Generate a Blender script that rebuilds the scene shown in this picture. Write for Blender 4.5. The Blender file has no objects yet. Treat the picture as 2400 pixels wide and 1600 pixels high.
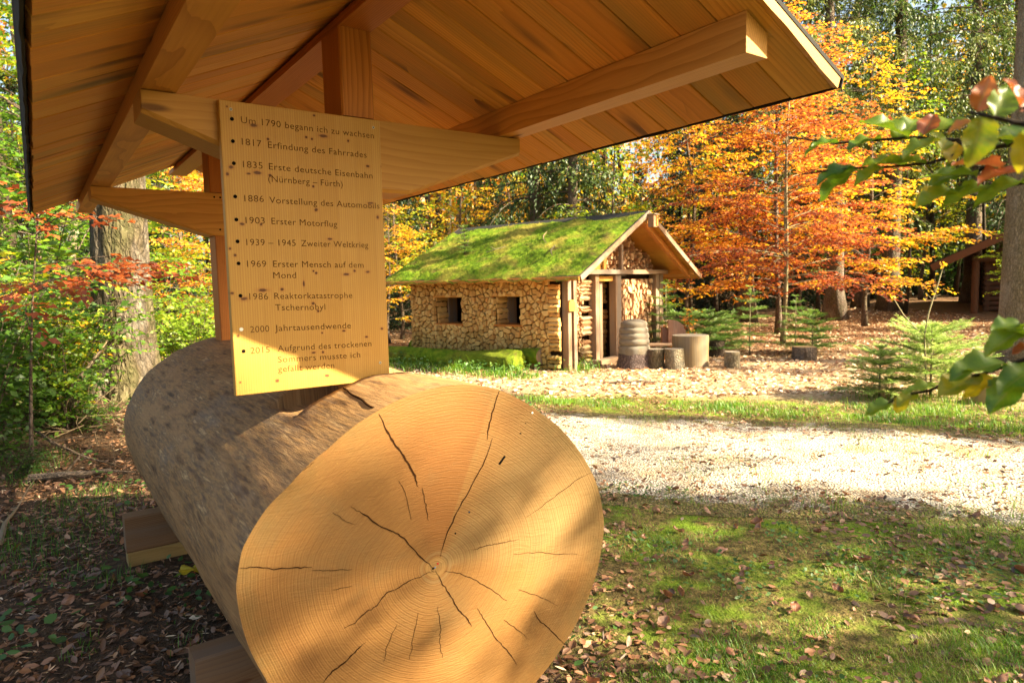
import bpy, math, random
import numpy as np
from mathutils import Vector, Matrix

# ------------------------------------------------------------------ camera, sky, sun, exposure
F, PITCH, ROLL = 1561.6, 0.0861, -0.0230          # focal length in px of a 2400 px wide frame
CAMZ = 1.6
SC = bpy.context.scene
COL = SC.collection
cp, sp, cr, sr = math.cos(PITCH), math.sin(PITCH), math.cos(ROLL), math.sin(ROLL)
CM = np.array([[cr, sr, 0], [-sr, cr, 0], [0, 0, 1]]) @ np.array([[1, 0, 0], [0, sp, cp], [0, cp, -sp]])
cam = bpy.data.cameras.new('camera')
cam.sensor_width = 36.0
cam.lens = F / 2400 * 36.0
cam.clip_start, cam.clip_end = 0.05, 2000
cam.dof.use_dof = True
cam.dof.focus_distance = 2.9
cam.dof.aperture_fstop = 5.0
camo = bpy.data.objects.new('camera', cam)
COL.objects.link(camo)
camo.matrix_world = Matrix(((CM[0][0], CM[1][0], -CM[2][0], 0), (CM[0][1], CM[1][1], -CM[2][1], 0),
                            (CM[0][2], CM[1][2], -CM[2][2], CAMZ), (0, 0, 0, 1)))
SC.camera = camo

SUN_AZ, SUN_EL = math.radians(-16.5), math.radians(31.5)     # azimuth measured from +x
sd = Vector((math.cos(SUN_AZ) * math.cos(SUN_EL), math.sin(SUN_AZ) * math.cos(SUN_EL), math.sin(SUN_EL)))
wd = bpy.data.worlds.new('World')
SC.world = wd
wd.use_nodes = True
nt = wd.node_tree
for n in list(nt.nodes): nt.nodes.remove(n)
sky = nt.nodes.new('ShaderNodeTexSky')
sky.sky_type = 'NISHITA'
sky.sun_disc = False
sky.sun_elevation = SUN_EL
sky.sun_rotation = math.atan2(sd.x, sd.y)
sky.air_density, sky.dust_density, sky.ozone_density = 1.0, 4.0, 0.3
bg = nt.nodes.new('ShaderNodeBackground')
bg.inputs[1].default_value = 0.062
wo = nt.nodes.new('ShaderNodeOutputWorld')
nt.links.new(sky.outputs[0], bg.inputs[0])
nt.links.new(bg.outputs[0], wo.inputs[0])
sl = bpy.data.lights.new('sun', 'SUN')
sl.energy = 5.0
sl.angle = math.radians(0.55)
sl.color = (1.0, 0.87, 0.66)
so = bpy.data.objects.new('sun', sl)
so.rotation_euler = sd.to_track_quat('Z', 'Y').to_euler()
COL.objects.link(so)
vs = SC.view_settings
vs.view_transform, vs.look = 'Standard', 'None'
vs.gamma, vs.use_curve_mapping = 1.0, False
vs.exposure = 2.6
vs.use_white_balance = True
vs.white_balance_temperature = 7050
vs.white_balance_tint = 4.0
SC.cycles.max_bounces = 10
SC.cycles.diffuse_bounces = 6
SC.cycles.transmission_bounces = 6
SC.cycles.transparent_max_bounces = 8
SC.cycles.sample_clamp_indirect = 8.0
SC.cycles.use_denoising = True

# ------------------------------------------------------------------ helpers
RNG = np.random.default_rng(11)
PI = math.pi

def ray(u, v):
    return np.array([(u - 1200) / F, (800 - v) / F, 1.0]) @ CM
def at(u, v, y):                       # point seen at photo pixel (u, v), y metres ahead
    d = ray(u, v); q = d * (y / d[1]); return np.array([q[0], q[1], q[2] + CAMZ])
def atz(u, v, z=0.0):                  # same, on the level z
    d = ray(u, v); q = d * ((z - CAMZ) / d[2]); return np.array([q[0], q[1], z])

def norm(v):
    v = np.asarray(v, float)
    return v / (np.linalg.norm(v, axis=-1, keepdims=True) + 1e-12)

def snoise(P, seed=0, octaves=4, f=1.0):      # cheap smooth value noise made of sines, about -1..1
    r = np.random.default_rng(seed)
    P = np.asarray(P, float); out = np.zeros(len(P)); amp = 1.0; tot = 0
    for o in range(octaves):
        for k in range(3):
            d = norm(r.normal(size=P.shape[1])); out += amp * np.sin(P @ d * f * 2.1 + r.uniform(0, 6.28)) / 1.7
        tot += amp; amp *= 0.55; f *= 1.93
    return out / tot

class Geo:
    """collects verts / faces with a grain coordinate and a tone per vertex; build() links ONE object"""
    def __init__(s): s.v = []; s.f = []; s.g = []; s.t = []; s.n = 0
    def add(s, V, Fc, gr=None, tone=0.5):
        V = np.asarray(V, float).reshape(-1, 3)
        s.v.append(V)
        for q in Fc: s.f.append(tuple(int(i) + s.n for i in q))
        s.g.append(np.asarray(gr if gr is not None else V, float).reshape(-1, 3))
        s.t.append(np.broadcast_to(np.asarray(tone, float), (len(V),)).copy())
        s.n += len(V)
        return s
    def build(s, name, mat, parent=None, smooth=False):
        V = np.concatenate(s.v)
        return mk(name, V, s.f, mat, parent, np.concatenate(s.g), np.concatenate(s.t), smooth)

def mk(name, V, Fc, mat, parent=None, gr=None, tone=None, smooth=False):
    me = bpy.data.meshes.new(name)
    if isinstance(Fc, np.ndarray):
        k = Fc.shape[1]
        me.vertices.add(len(V)); me.vertices.foreach_set('co', np.ascontiguousarray(V, np.float32).ravel())
        me.loops.add(Fc.size); me.loops.foreach_set('vertex_index', np.ascontiguousarray(Fc, np.int32).ravel())
        me.polygons.add(len(Fc)); me.polygons.foreach_set('loop_start', np.arange(0, Fc.size, k, dtype=np.int32))
        me.update(calc_edges=True)
    else:
        me.from_pydata([tuple(p) for p in np.asarray(V)], [], Fc)
    if gr is not None:
        a = me.attributes.new('gr', 'FLOAT_VECTOR', 'POINT'); a.data.foreach_set('vector', np.ascontiguousarray(gr, np.float32).ravel())
    if tone is not None:
        tone = np.broadcast_to(np.asarray(tone, float), (len(V),))
        a = me.attributes.new('tone', 'FLOAT', 'POINT'); a.data.foreach_set('value', np.ascontiguousarray(tone, np.float32).ravel())
    if smooth: me.polygons.foreach_set('use_smooth', np.ones(len(me.polygons), bool))
    me.materials.append(mat)
    o = bpy.data.objects.new(name, me); COL.objects.link(o)
    if parent: o.parent = parent
    return o

def tag(o, label=None, cat=None, group=None, kind=None):
    if label: o['label'] = label
    if cat: o['category'] = cat
    if group: o['group'] = group
    if kind: o['kind'] = kind
    return o
def empty(name, loc, rz=0.0, label=None, cat=None, group=None):
    o = bpy.data.objects.new(name, None); COL.objects.link(o)
    o.location = loc; o.rotation_euler = (0, 0, rz); o.empty_display_size = 0.2
    return tag(o, label, cat, group)
def copy_tree(o, parent=None):
    c = o.copy(); COL.objects.link(c)
    if parent: c.parent = parent
    for ch in list(o.children): copy_tree(ch, c)
    return c

def frame_of(d, up=(0, 0, 1)):
    x = norm(d); y = np.cross(up, x)
    if np.linalg.norm(y) < 1e-6: y = np.array([0, 1, 0.])
    y = norm(y); z = np.cross(x, y); return x, y, z

def beam(g, p0, p1, w, h, ch=0.004, up=(0, 0, 1), tone=None, roll=0.0):
    """chamfered timber from p0 to p1 (axis through the middle), w sideways, h along up"""
    p0, p1 = np.asarray(p0, float), np.asarray(p1, float)
    x, y, z = frame_of(p1 - p0, up); L = np.linalg.norm(p1 - p0)
    a, b = w / 2, h / 2
    pol = [(-a + ch, -b), (a - ch, -b), (a, -b + ch), (a, b - ch), (a - ch, b), (-a + ch, b), (-a, b - ch), (-a, -b + ch)]
    prism(g, pol, p0, y, z, x, L, 0, tone)

def prism(g, pol, o, ax, ay, az, depth, grain=1, tone=None):
    """polygon pol in (ax, ay) at o, pushed depth along az; grain: 0 along az, 1 along ax, 2 along ay"""
    o, ax, ay, az = (np.asarray(q, float) for q in (o, ax, ay, az))
    n = len(pol); P = np.array(pol, float)
    V0 = o + P[:, :1] * ax + P[:, 1:] * ay
    V = np.concatenate([V0, V0 + az * depth])
    l = np.concatenate([np.zeros(n), np.full(n, depth)]); A = np.concatenate([P[:, 0]] * 2); B = np.concatenate([P[:, 1]] * 2)
    off = RNG.uniform(-3, 3, 3) * np.array([3, .12, .12])
    gr = {0: np.stack([l, A, B], 1), 1: np.stack([A, B, l], 1), 2: np.stack([B, A, l], 1)}[grain] + off
    fl = np.dot(np.cross(ax, ay), az) > 0
    fs = [tuple(range(n))[::-1] if fl else tuple(range(n)), tuple(range(n, 2 * n)) if fl else tuple(range(n, 2 * n))[::-1]]
    for i in range(n):
        j = (i + 1) % n
        fs.append((i, j, n + j, n + i) if fl else (i, n + i, n + j, j))
    g.add(V, fs, gr, RNG.uniform(0, 1) if tone is None else tone)

def box(g, c0, c1, grain=1, tone=None):
    c0, c1 = np.minimum(c0, c1), np.maximum(c0, c1); d = c1 - c0
    prism(g, [(0, 0), (d[0], 0), (d[0], d[1]), (0, d[1])], c0, (1, 0, 0), (0, 1, 0), (0, 0, 1), d[2], {1: 1, 2: 2, 3: 0}[grain], tone)

def tube(g, pts, rad, n=8, tone=0.5, cap=True, wob=0.0, seed=0):
    pts = np.asarray(pts, float); rad = np.broadcast_to(np.asarray(rad, float), (len(pts),))
    tan = np.gradient(pts, axis=0); tan = norm(tan)
    ref = np.array([1., 0, 0]) if abs(tan[0][0]) < .8 else np.array([0, 1., 0])
    th = np.arange(n) / n * 2 * PI
    V = []; G = []; L = np.concatenate([[0], np.cumsum(np.linalg.norm(np.diff(pts, axis=0), axis=1))])
    for i in range(len(pts)):
        y = norm(np.cross(tan[i], ref)); z = np.cross(tan[i], y)
        r = rad[i] * np.ones(n)
        if wob: r = r * (1 + wob * snoise(np.stack([np.cos(th) * 1.5, np.sin(th) * 1.5, np.full(n, L[i])], 1), seed, 3, 1.2))
        V.append(pts[i] + r[:, None] * (np.cos(th)[:, None] * y + np.sin(th)[:, None] * z))
        G.append(np.stack([np.full(n, L[i]), np.cos(th) * rad[i], np.sin(th) * rad[i]], 1))
    m = len(pts); fs = []
    for i in range(m - 1):
        for j in range(n):
            k = (j + 1) % n
            fs.append((i * n + j, i * n + k, (i + 1) * n + k, (i + 1) * n + j))
    if cap: fs.append(tuple(range(n))[::-1]); fs.append(tuple((m - 1) * n + j for j in range(n)))
    g.add(np.concatenate(V), fs, np.concatenate(G), tone)

# ------------------------------------------------------------------ node helpers
class NT:
    def __init__(s, name):
        s.m = bpy.data.materials.new(name); s.m.use_nodes = True; s.t = s.m.node_tree
        for n in list(s.t.nodes): s.t.nodes.remove(n)
        s.out = s.t.nodes.new('ShaderNodeOutputMaterial')
    def n(s, typ, ins=None, **props):
        nd = s.t.nodes.new('ShaderNode' + typ)
        for k, v in props.items(): setattr(nd, k, v)
        for k, v in (ins or {}).items():
            sk = nd.inputs[k]
            if isinstance(v, bpy.types.NodeSocket): s.t.links.new(v, sk)
            else: sk.default_value = v
        return nd
    def attr(s, name, what='Fac'): return s.n('Attribute', attribute_name=name).outputs[what]
    def vmul(s, v, k): return s.n('VectorMath', {0: v, 1: k}, operation='MULTIPLY').outputs[0]
    def vadd(s, v, k): return s.n('VectorMath', {0: v, 1: k}, operation='ADD').outputs[0]
    def math(s, op, a, b=0.0, c=0.0, clamp=False):
        return s.n('Math', {0: a, 1: b, 2: c}, operation=op, use_clamp=clamp).outputs[0]
    def noise(s, vec, scale, detail=3, rough=.55, out=0, dist=0.0):
        return s.n('TexNoise', {'Vector': vec, 'Scale': scale, 'Detail': detail, 'Roughness': rough, 'Distortion': dist}).outputs[out]
    def ramp(s, fac, stops):
        nd = s.n('ValToRGB', {0: fac}); e = nd.color_ramp.elements
        while len(e) < len(stops): e.new(0.5)
        for i, (p, c) in enumerate(stops):
            e[i].position = p; e[i].color = (*c, 1) if len(c) == 3 else c
        return nd.outputs[0]
    def mix(s, fac, a, b, blend='MIX'):
        nd = s.n('Mix', data_type='RGBA', blend_type=blend)
        for i, v in ((0, fac), (6, a), (7, b)):
            sk = nd.inputs[i]
            if isinstance(v, bpy.types.NodeSocket): s.t.links.new(v, sk)
            else: sk.default_value = (*v, 1) if (hasattr(v, '__len__') and len(v) == 3) else v
        return nd.outputs[2]
    def rng(s, v, a, b, c=0.0, d=1.0, smooth=False):
        return s.n('MapRange', {0: v, 1: a, 2: b, 3: c, 4: d}, interpolation_type='SMOOTHSTEP' if smooth else 'LINEAR').outputs[0]
    def bump(s, h, st=.3, dist=.01): return s.n('Bump', {'Strength': st, 'Distance': dist, 'Height': h}).outputs[0]
    def bsdf(s, col, rough=.6, normal=None, spec=.3):
        ins = {'Base Color': col if isinstance(col, bpy.types.NodeSocket) else (*col, 1), 'Roughness': rough, 'Specular IOR Level': spec}
        if normal is not None: ins['Normal'] = normal
        b = s.n('BsdfPrincipled', ins); return b.outputs[0]
    def done(s, sh): s.t.links.new(sh, s.out.inputs[0]); return s.m

def wood(name, light, dark, alt, ring=30.0, contrast=.75, rough=.55, knots=.5, weather=0.0, grey=(.25, .23, .2), stretch=.12, green=0.0):
    m = NT(name); g = m.attr('gr', 'Vector'); t = m.attr('tone')
    base = m.vmul(g, (stretch, 1, 1))
    wob = m.n('VectorMath', {0: m.noise(m.vmul(g, (1.3, 5, 5)), 1.0, 2, .5, 1), 1: (.5, .5, .5)}, operation='SUBTRACT').outputs[0]
    v = m.vadd(base, m.vmul(wob, (.02, .05, .05)))
    w = m.n('TexWave', {'Vector': v, 'Scale': ring, 'Distortion': 1.2, 'Detail': 2.0, 'Detail Scale': 1.5}, wave_type='RINGS', rings_direction='X', wave_profile='SAW').outputs[1]
    fib = m.noise(m.vmul(g, (4, 110, 110)), 1.0, 2)
    tone = m.mix(t, light, alt)
    col = m.mix(m.math('MULTIPLY', m.math('POWER', w, 2.2), contrast), tone, dark)
    col = m.mix(m.rng(fib, .35, .75, 0, .28), col, dark)
    big = m.noise(m.vmul(g, (1.2, 6, 6)), 1.0, 3)
    col = m.mix(m.rng(big, .5, .8, 0, .35), col, dark)
    if knots:
        vo = m.n('TexVoronoi', {'Vector': m.vmul(g, (2.2, 9, 9)), 'Scale': 1.0}).outputs[0]
        k = m.rng(vo, .05, .17 * knots + .06, 1, 0, True)
        gate = m.math('GREATER_THAN', m.noise(m.vmul(g, (1.1, 4, 4)), 1.0, 0), .50)
        col = m.mix(m.math('MULTIPLY', m.math('MULTIPLY', k, gate), .85), col, (.10, .035, .012))
    if weather:
        wn = m.noise(m.vmul(g, (.8, 9, 9)), 1.0, 4, .6)
        col = m.mix(m.math('MULTIPLY', m.rng(wn, .42, .62), weather), col, grey)
    if green:
        gn = m.noise(m.vmul(g, (.5, 3, 3)), 1.0, 4, .6)
        col = m.mix(m.math('MULTIPLY', m.rng(gn, .48, .68), green), col, (.24, .20, .06))
    bp_ = m.bump(m.math('ADD', m.math('MULTIPLY', w, .5), fib), .25, .002)
    return m.done(m.bsdf(col, rough, bp_, .25))

# ------------------------------------------------------------------ materials
M = {}
M['larch'] = wood('larch', (.62, .31, .07), (.32, .12, .022), (.54, .225, .045), 34, .6, .5, .6)
M['larch_red'] = wood('larch_red', (.52, .195, .04), (.24, .07, .013), (.44, .15, .03), 40, .7, .5, .5)
M['boards'] = wood('larch_boards', (.78, .40, .085), (.36, .125, .02), (.64, .26, .045), 34, .5, .6, 1.9, green=.5)
M['spruce'] = wood('spruce', (.47, .245, .058), (.29, .12, .024), (.42, .205, .048), 26, .45, .5, .5)
M['greywood'] = wood('weathered', (.33, .20, .115), (.16, .085, .045), (.28, .165, .095), 30, .6, .75, .4, weather=.85, grey=(.22, .18, .145))
M['sleeper'] = wood('sleeper', (.22, .115, .055), (.10, .05, .024), (.17, .085, .04), 40, .6, .7, .3, weather=.4, grey=(.16, .125, .10))
M['sleeper_pale'] = wood('sleeper_pale', (.34, .22, .08), (.20, .11, .035), (.30, .19, .07), 34, .5, .7, .3)

def plain(name, col, rough=.7, spec=.25, var=.25, scale=8.0, bump=.0):
    m = NT(name); g = m.n('TexCoord').outputs['Object']
    nz = m.noise(g, scale, 4)
    c = m.mix(m.rng(nz, .3, .7, 0, var), col, tuple(x * .45 for x in col))
    return m.done(m.bsdf(c, rough, m.bump(nz, bump, .01) if bump else None, spec))
M['felt'] = plain('roof_felt', (.035, .033, .03), .9, .1)
M['dark'] = plain('engraved_dark', (.006, .005, .004), .9, .05)
M['ink'] = plain('engraved_letter', (.15, .07, .018), .8, .1, .35, 40)
M['steel'] = plain('screw_steel', (.42, .40, .30), .35, .5)
M['pale'] = plain('pale_pin_hole_light', (.75, .75, .66), .5, .3, .05)  # white pin; also paints the daylight seen through one board hole
M['red_pin'] = plain('red_pin', (.5, .02, .02), .4); M['blue_pin'] = plain('blue_pin', (.03, .2, .5), .4)
M['crack'] = plain('crack', (.035, .014, .005), .95, .05)

# pine board of the timetable with its knots where the photograph shows them
BX0, BX1, BZ0, BZ1, BY = .4935, 1.0188, -.331, .5765, 2.1934
YAW = .619
KR = np.array([[math.cos(YAW), -math.sin(YAW), 0], [math.sin(YAW), math.cos(YAW), 0], [0, 0, 1]])
def kpx(u, v, axis, val):              # photo pixel -> kiosk frame (x across the log, y along it, z from eye level)
    d = ray(u, v) @ KR; return d * (val / d[axis])
KN = [(595, 294, 11, 5), (758, 319, 13, 5), (718, 322, 5, 4), (731, 326, 4, 4), (628, 326, 4, 4), (816, 330, 4, 4), (542, 392, 6, 5), (533, 408, 5, 5),
      (603, 405, 12, 5), (583, 407, 6, 3), (633, 411, 5, 4), (734, 437, 4, 4), (862, 390, 6, 4), (895, 391, 4, 4), (741, 492, 6, 5), (868, 476, 10, 3), (885, 509, 5, 6),
      (567, 525, 7, 4), (612, 526, 4, 4), (773, 560, 9, 4), (539, 583, 4, 4), (551, 598, 4, 4), (735, 635, 3, 3), (741, 640, 4, 4), (812, 643, 11, 4), (831, 635, 4, 4),
      (862, 637, 7, 4), (616, 680, 15, 5), (661, 678, 6, 5), (544, 687, 5, 4), (572, 700, 11, 5), (734, 711, 6, 5), (746, 729, 4, 4), (712, 665, 3, 10), (806, 775, 6, 3), (859, 789, 5, 3), (755, 780, 3, 3),
      (895, 770, 5, 4), (558, 787, 4, 5), (650, 892, 6, 5), (766, 880, 8, 5), (563, 896, 3, 3), (735, 826, 7, 3), (757, 825, 4, 4), (736, 271, 4, 3), (532, 250, 3, 3)]
def board_mat():
    m = NT('spruce_board'); g = m.attr('gr', 'Vector'); t = m.attr('tone')
    sx = m.n('SeparateXYZ', {0: g})
    strip = m.math('FLOOR', m.math('MULTIPLY', sx.outputs[1], 1 / .0657))
    rnd = m.n('TexWhiteNoise', {'W': strip}, noise_dimensions='1D').outputs[0]
    w = m.n('TexWave', {'Vector': m.vadd(m.vmul(g, (.02, 1, 1)), m.vmul(m.noise(m.vmul(g, (1.5, 9, 9)), 1, 2, .5, 1), (.01, .012, .01))), 'Scale': 42, 'Distortion': .6}, wave_type='BANDS', bands_direction='Y').outputs[1]
    fib = m.noise(m.vmul(g, (5, 160, 160)), 1.0, 2)
    col = m.mix(rnd, (.44, .235, .045), (.48, .27, .06))
    col = m.mix(m.math('MULTIPLY', w, .35), col, (.31, .13, .028))
    col = m.mix(m.rng(fib, .4, .8, 0, .25), col, (.30, .135, .03))
    seam = m.math('FRACT', m.math('MULTIPLY', sx.outputs[1], 1 / .0657))
    col = m.mix(m.math('MULTIPLY', m.math('LESS_THAN', seam, .02), .3), col, (.3, .14, .04))
    d = None
    for (u, v, a, b) in KN:
        q = kpx(u, v, 1, BY); k = .00135
        vec = m.n('VectorMath', {0: g, 1: (q[2], q[0], 0)}, operation='SUBTRACT').outputs[0]
        vec = m.n('VectorMath', {0: vec, 1: (1 / (b * k), 1 / (a * k), 0)}, operation='MULTIPLY').outputs[0]
        l = m.n('VectorMath', {0: vec}, operation='LENGTH').outputs[1]
        d = l if d is None else m.math('MINIMUM', d, l)
    d = m.math('ADD', d, m.math('MULTIPLY', m.math('SUBTRACT', m.noise(m.vmul(g, (60, 60, 60)), 1, 2), .5), .8))
    col = m.mix(m.rng(d, .6, 1.9, .5, 0, True), col, (.36, .14, .03))
    col = m.mix(m.rng(d, .45, 1.0, .92, 0, True), col, (.10, .03, .01))
    return m.done(m.bsdf(col, .5, m.bump(m.math('ADD', w, fib), .12, .001), .3))
M['board'] = board_mat()

# stripped log: weathered streaks on the side, growth rings on the sawn end
def logside_mat():
    m = NT('stripped_log'); g = m.attr('gr', 'Vector')
    a = m.noise(m.vmul(g, (3.2, 26, 26)), 1, 6, .66, 0, .1); b = m.noise(m.vmul(g, (9, 90, 90)), 1, 5, .65)
    c = m.noise(m.vmul(g, (2.0, 6, 6)), 1, 4, .6); e = m.noise(m.vmul(g, (14, 110, 110)), 1, 3, .6)
    col = m.ramp(a, [(.32, (.06, .03, .014)), (.42, (.19, .10, .042)), (.50, (.34, .195, .08)), (.57, (.19, .11, .055)), (.66, (.50, .32, .15))])
    col = m.mix(m.rng(b, .45, .68, 0, .75), col, (.085, .055, .042))
    col = m.mix(m.rng(b, .36, .22, 0, .8), col, (.42, .26, .115))
    col = m.mix(m.rng(c, .48, .62, 0, .65), col, (.36, .20, .085))
    col = m.mix(m.rng(c, .42, .32, 0, .35), col, (.20, .16, .13))
    col = m.mix(m.rng(e, .55, .75, 0, .5), col, (.045, .028, .02))
    h = m.math('ADD', m.math('MULTIPLY', a, 1.0), m.math('MULTIPLY', b, .6))
    return m.done(m.bsdf(col, .72, m.bump(h, .4, .012), .2))
def logend_mat():
    m = NT('sawn_log_end'); g = m.attr('gr', 'Vector')
    sx = m.n('SeparateXYZ', {0: g}); rc, px, pz = sx.outputs
    p2 = m.n('CombineXYZ', {0: px, 1: pz}).outputs[0]
    wob = m.math('MULTIPLY', m.math('SUBTRACT', m.noise(p2, 5, 3), .5), .016)
    r = m.math('ADD', rc, wob)
    ang = m.math('ARCTAN2', pz, px)
    w1 = m.math('SINE', m.math('MULTIPLY', r, 2 * PI / .0095)); w2 = m.math('SINE', m.math('MULTIPLY', r, 2 * PI / .0062))
    rings = m.math('ADD', m.math('MULTIPLY', w1, .6), m.math('MULTIPLY', w2, .5))
    rv = m.n('CombineXYZ', {0: m.math('MULTIPLY', r, 95)}).outputs[0]
    bands = m.noise(rv, 1, 4, .7)
    big0 = m.noise(p2, 2.0, 3)
    saw = m.noise(m.n('CombineXYZ', {0: m.math('ADD', m.math('MULTIPLY', px, 9), m.math('MULTIPLY', big0, 6)), 1: m.math('ADD', m.math('MULTIPLY', pz, 170), m.math('MULTIPLY', big0, 30))}).outputs[0], 1, 3, .6)
    big = m.noise(p2, 3.2, 4, .6)
    col = m.ramp(big, [(.3, (.175, .078, .022)), (.5, (.235, .113, .033)), (.7, (.215, .115, .040))])
    # greyer, paler sapwood to the right of the long crack, a browner wedge between the two cracks
    right = m.rng(m.math('ABSOLUTE', m.math('SUBTRACT', ang, .40)), .25, .74, 1, 0, True)
    col = m.mix(m.math('MULTIPLY', right, .55), col, (.245, .163, .068))
    edge = m.math('MULTIPLY', m.rng(ang, 1.165, 1.19, 0, 1), m.rng(ang, 1.5, 2.12, 1, 0, True))
    wedge = m.math('MULTIPLY', edge, m.rng(r, .02, .12, 0, 1, True))
    col = m.mix(m.math('MULTIPLY', wedge, .75), col, (.21, .08, .02))
    col = m.mix(m.rng(bands, .48, .70, 0, .5), col, (.17, .075, .022))
    col = m.mix(m.math('MULTIPLY', m.rng(rings, .1, 1.0), m.math('MULTIPLY', m.rng(r, .05, .5, .5, .26), m.rng(m.noise(p2, 2.6, 3), .35, .65, .35, 1.15))), col, (.16, .066, .018))
    col = m.mix(m.rng(saw, .52, .78, 0, .38), col, (.155, .063, .018))
    rayv = m.noise(m.n('CombineXYZ', {0: m.math('MULTIPLY', ang, 45), 1: m.math('MULTIPLY', r, 3)}).outputs[0], 1, 4, .7)
    col = m.mix(m.rng(rayv, .52, .75, 0, .35), col, (.19, .085, .026))
    rim = m.math('MULTIPLY', m.rng(rc, .47, .565, 0, 1, True), m.rng(m.noise(p2, 7, 4, .65), .38, .62))
    col = m.mix(m.math('MULTIPLY', rim, .6), col, (.13, .085, .028))
    col = m.mix(m.rng(m.noise(p2, 4.3, 5, .7, 0, .8), .54, .70, 0, .40), col, (.155, .10, .04))
    col = m.mix(m.rng(rc, .035, .03, 0, .6), col, (.34, .19, .065))
    col = m.mix(m.rng(m.math('ABSOLUTE', m.math('SUBTRACT', rc, .045)), 0, .008, .5, 0), col, (.25, .16, .07))
    sp_ = m.noise(p2, 160, 2)
    col = m.mix(m.rng(sp_, .62, .75, 0, .5), col, (.33, .175, .055))
    h = m.math('ADD', saw, m.math('MULTIPLY', rings, .16))
    return m.done(m.bsdf(col, .68, m.bump(h, .45, .004), .2))
M['logside'] = logside_mat(); M['logend'] = logend_mat()

# ------------------------------------------------------------------ the big log on its sleepers
KO = np.array([.967, 3.0, -CAMZ])                     # origin of the kiosk group in the kiosk frame
KW = KR @ np.array([KO[0], KO[1], 0])
LCX, LCZ, LR, LYF, LDF = .9667, -.8714, .575, 1.7344, -.1147
LYE = 4.72
_th = np.radians([-180, -163, -130, -90, -53.4, -39.3, -23.6, -11.5, 2.7, 16.9, 33.9, 53.3, 69.9, 81.7, 93.7, 110.6, 127.7, 142.7, 149.6, 161, 170.9, 180])
_rr = np.array([.582, .558, .552, .56, .551, .554, .57, .582, .598, .596, .58, .569, .577, .575, .567, .553, .545, .562, .582, .602, .597, .582])
def lrad(th, y):
    th = (np.asarray(th) + PI) % (2 * PI) - PI
    r0 = np.interp(th, _th, _rr)
    k = np.clip((np.asarray(y) - 1.7) / 1.2, 0, 1)
    return r0 * (1 - k) + k * (.57 + .25 * (r0 - .57))
def lsurf(th, y):
    th = np.atleast_1d(th); return lrad(th, y) + .0035 * snoise(np.stack([np.cos(th) * 2, np.sin(th) * 2, np.full(len(th), y * .7)], 1), 13, 4, 6.5) * min(1, max(0, (y - 1.75) / .1)) + .009 * snoise(np.stack([np.cos(th) * 2, np.sin(th) * 2, np.full(len(th), y * 1.2)], 1), 3, 4, 1.5)
PITH = np.array([LCX - .034, LCZ + .020])
def face_y(x): return LYF + LDF * (x - LCX)
def kl(P): return np.asarray(P, float) - KO
lg = empty('felled_tree_log', (KW[0], KW[1], 0), YAW, 'huge barkless tree log lying on squared sleepers, its sawn growth rings facing the viewer', 'log')
nth = 220
th = np.linspace(-PI, PI, nth, endpoint=False)
ys = sorted(list(np.linspace(0, 1, 40)) )
NOT0, NOT1, NOTZ = 2.165, 2.42, -.425
rows = [1.60 + 0 * th]
V = []; G = []
ylist = [None] + [1.86, 1.95, 2.05, 2.12, 2.16, 2.17, 2.30, 2.415, 2.425] + list(np.linspace(2.5, LYE - .06, 30)) + [LYE - .03, LYE - .01, LYE]
for yi in ylist:
    if yi is None:
        r = lrad(th, 1.73); x = LCX + r * np.cos(th); z = LCZ + r * np.sin(th); y = face_y(x)
    else:
        r = lsurf(th, yi)
        sh = {LYE: .05, LYE - .01: .03, LYE - .03: .012}.get(yi, 0)
        r = r - sh
        x = LCX + r * np.cos(th); z = LCZ + r * np.sin(th); y = np.full(nth, yi)
        if 2.165 < yi < 2.42: z = np.where((z > NOTZ) & (np.abs(x - LCX) < .5), NOTZ + .004 * np.sin(x * 60), z)
    V.append(np.stack([x, y, z], 1)); G.append(np.stack([y, np.cos(th) * .57, np.sin(th) * .57], 1))
m_ = len(V); fs = []
for i in range(m_ - 1):
    for j in range(nth):
        k = (j + 1) % nth; fs.append((i * nth + j, i * nth + k, (i + 1) * nth + k, (i + 1) * nth + j))
fs.append(tuple((m_ - 1) * nth + j for j in range(nth)))
o = mk('log_side', kl(np.concatenate(V)), fs, M['logside'], lg, np.concatenate(G), None, True)
# sawn end
nr = 44
V = [np.array([[PITH[0], face_y(PITH[0]), PITH[1]]])]; G = [np.array([[0, 0, 0]])]
r = lrad(th, 1.73); ox = LCX + r * np.cos(th); oz = LCZ + r * np.sin(th)
for i in range(1, nr + 1):
    t = i / nr
    x = PITH[0] + (ox - PITH[0]) * t; z = PITH[1] + (oz - PITH[1]) * t
    V.append(np.stack([x, face_y(x), z], 1)); G.append(np.stack([np.full(nth, t * .57), x - PITH[0], z - PITH[1]], 1))
fs = [(0, 1 + j, 1 + (j + 1) % nth) for j in range(nth)]
for i in range(nr - 1):
    a, b = 1 + i * nth, 1 + (i + 1) * nth
    for j in range(nth):
        k = (j + 1) % nth; fs.append((a + j, b + j, b + k, a + k))
face = mk('sawn_end', kl(np.concatenate(V)), fs, M['logend'], lg, np.concatenate(G))
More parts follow.
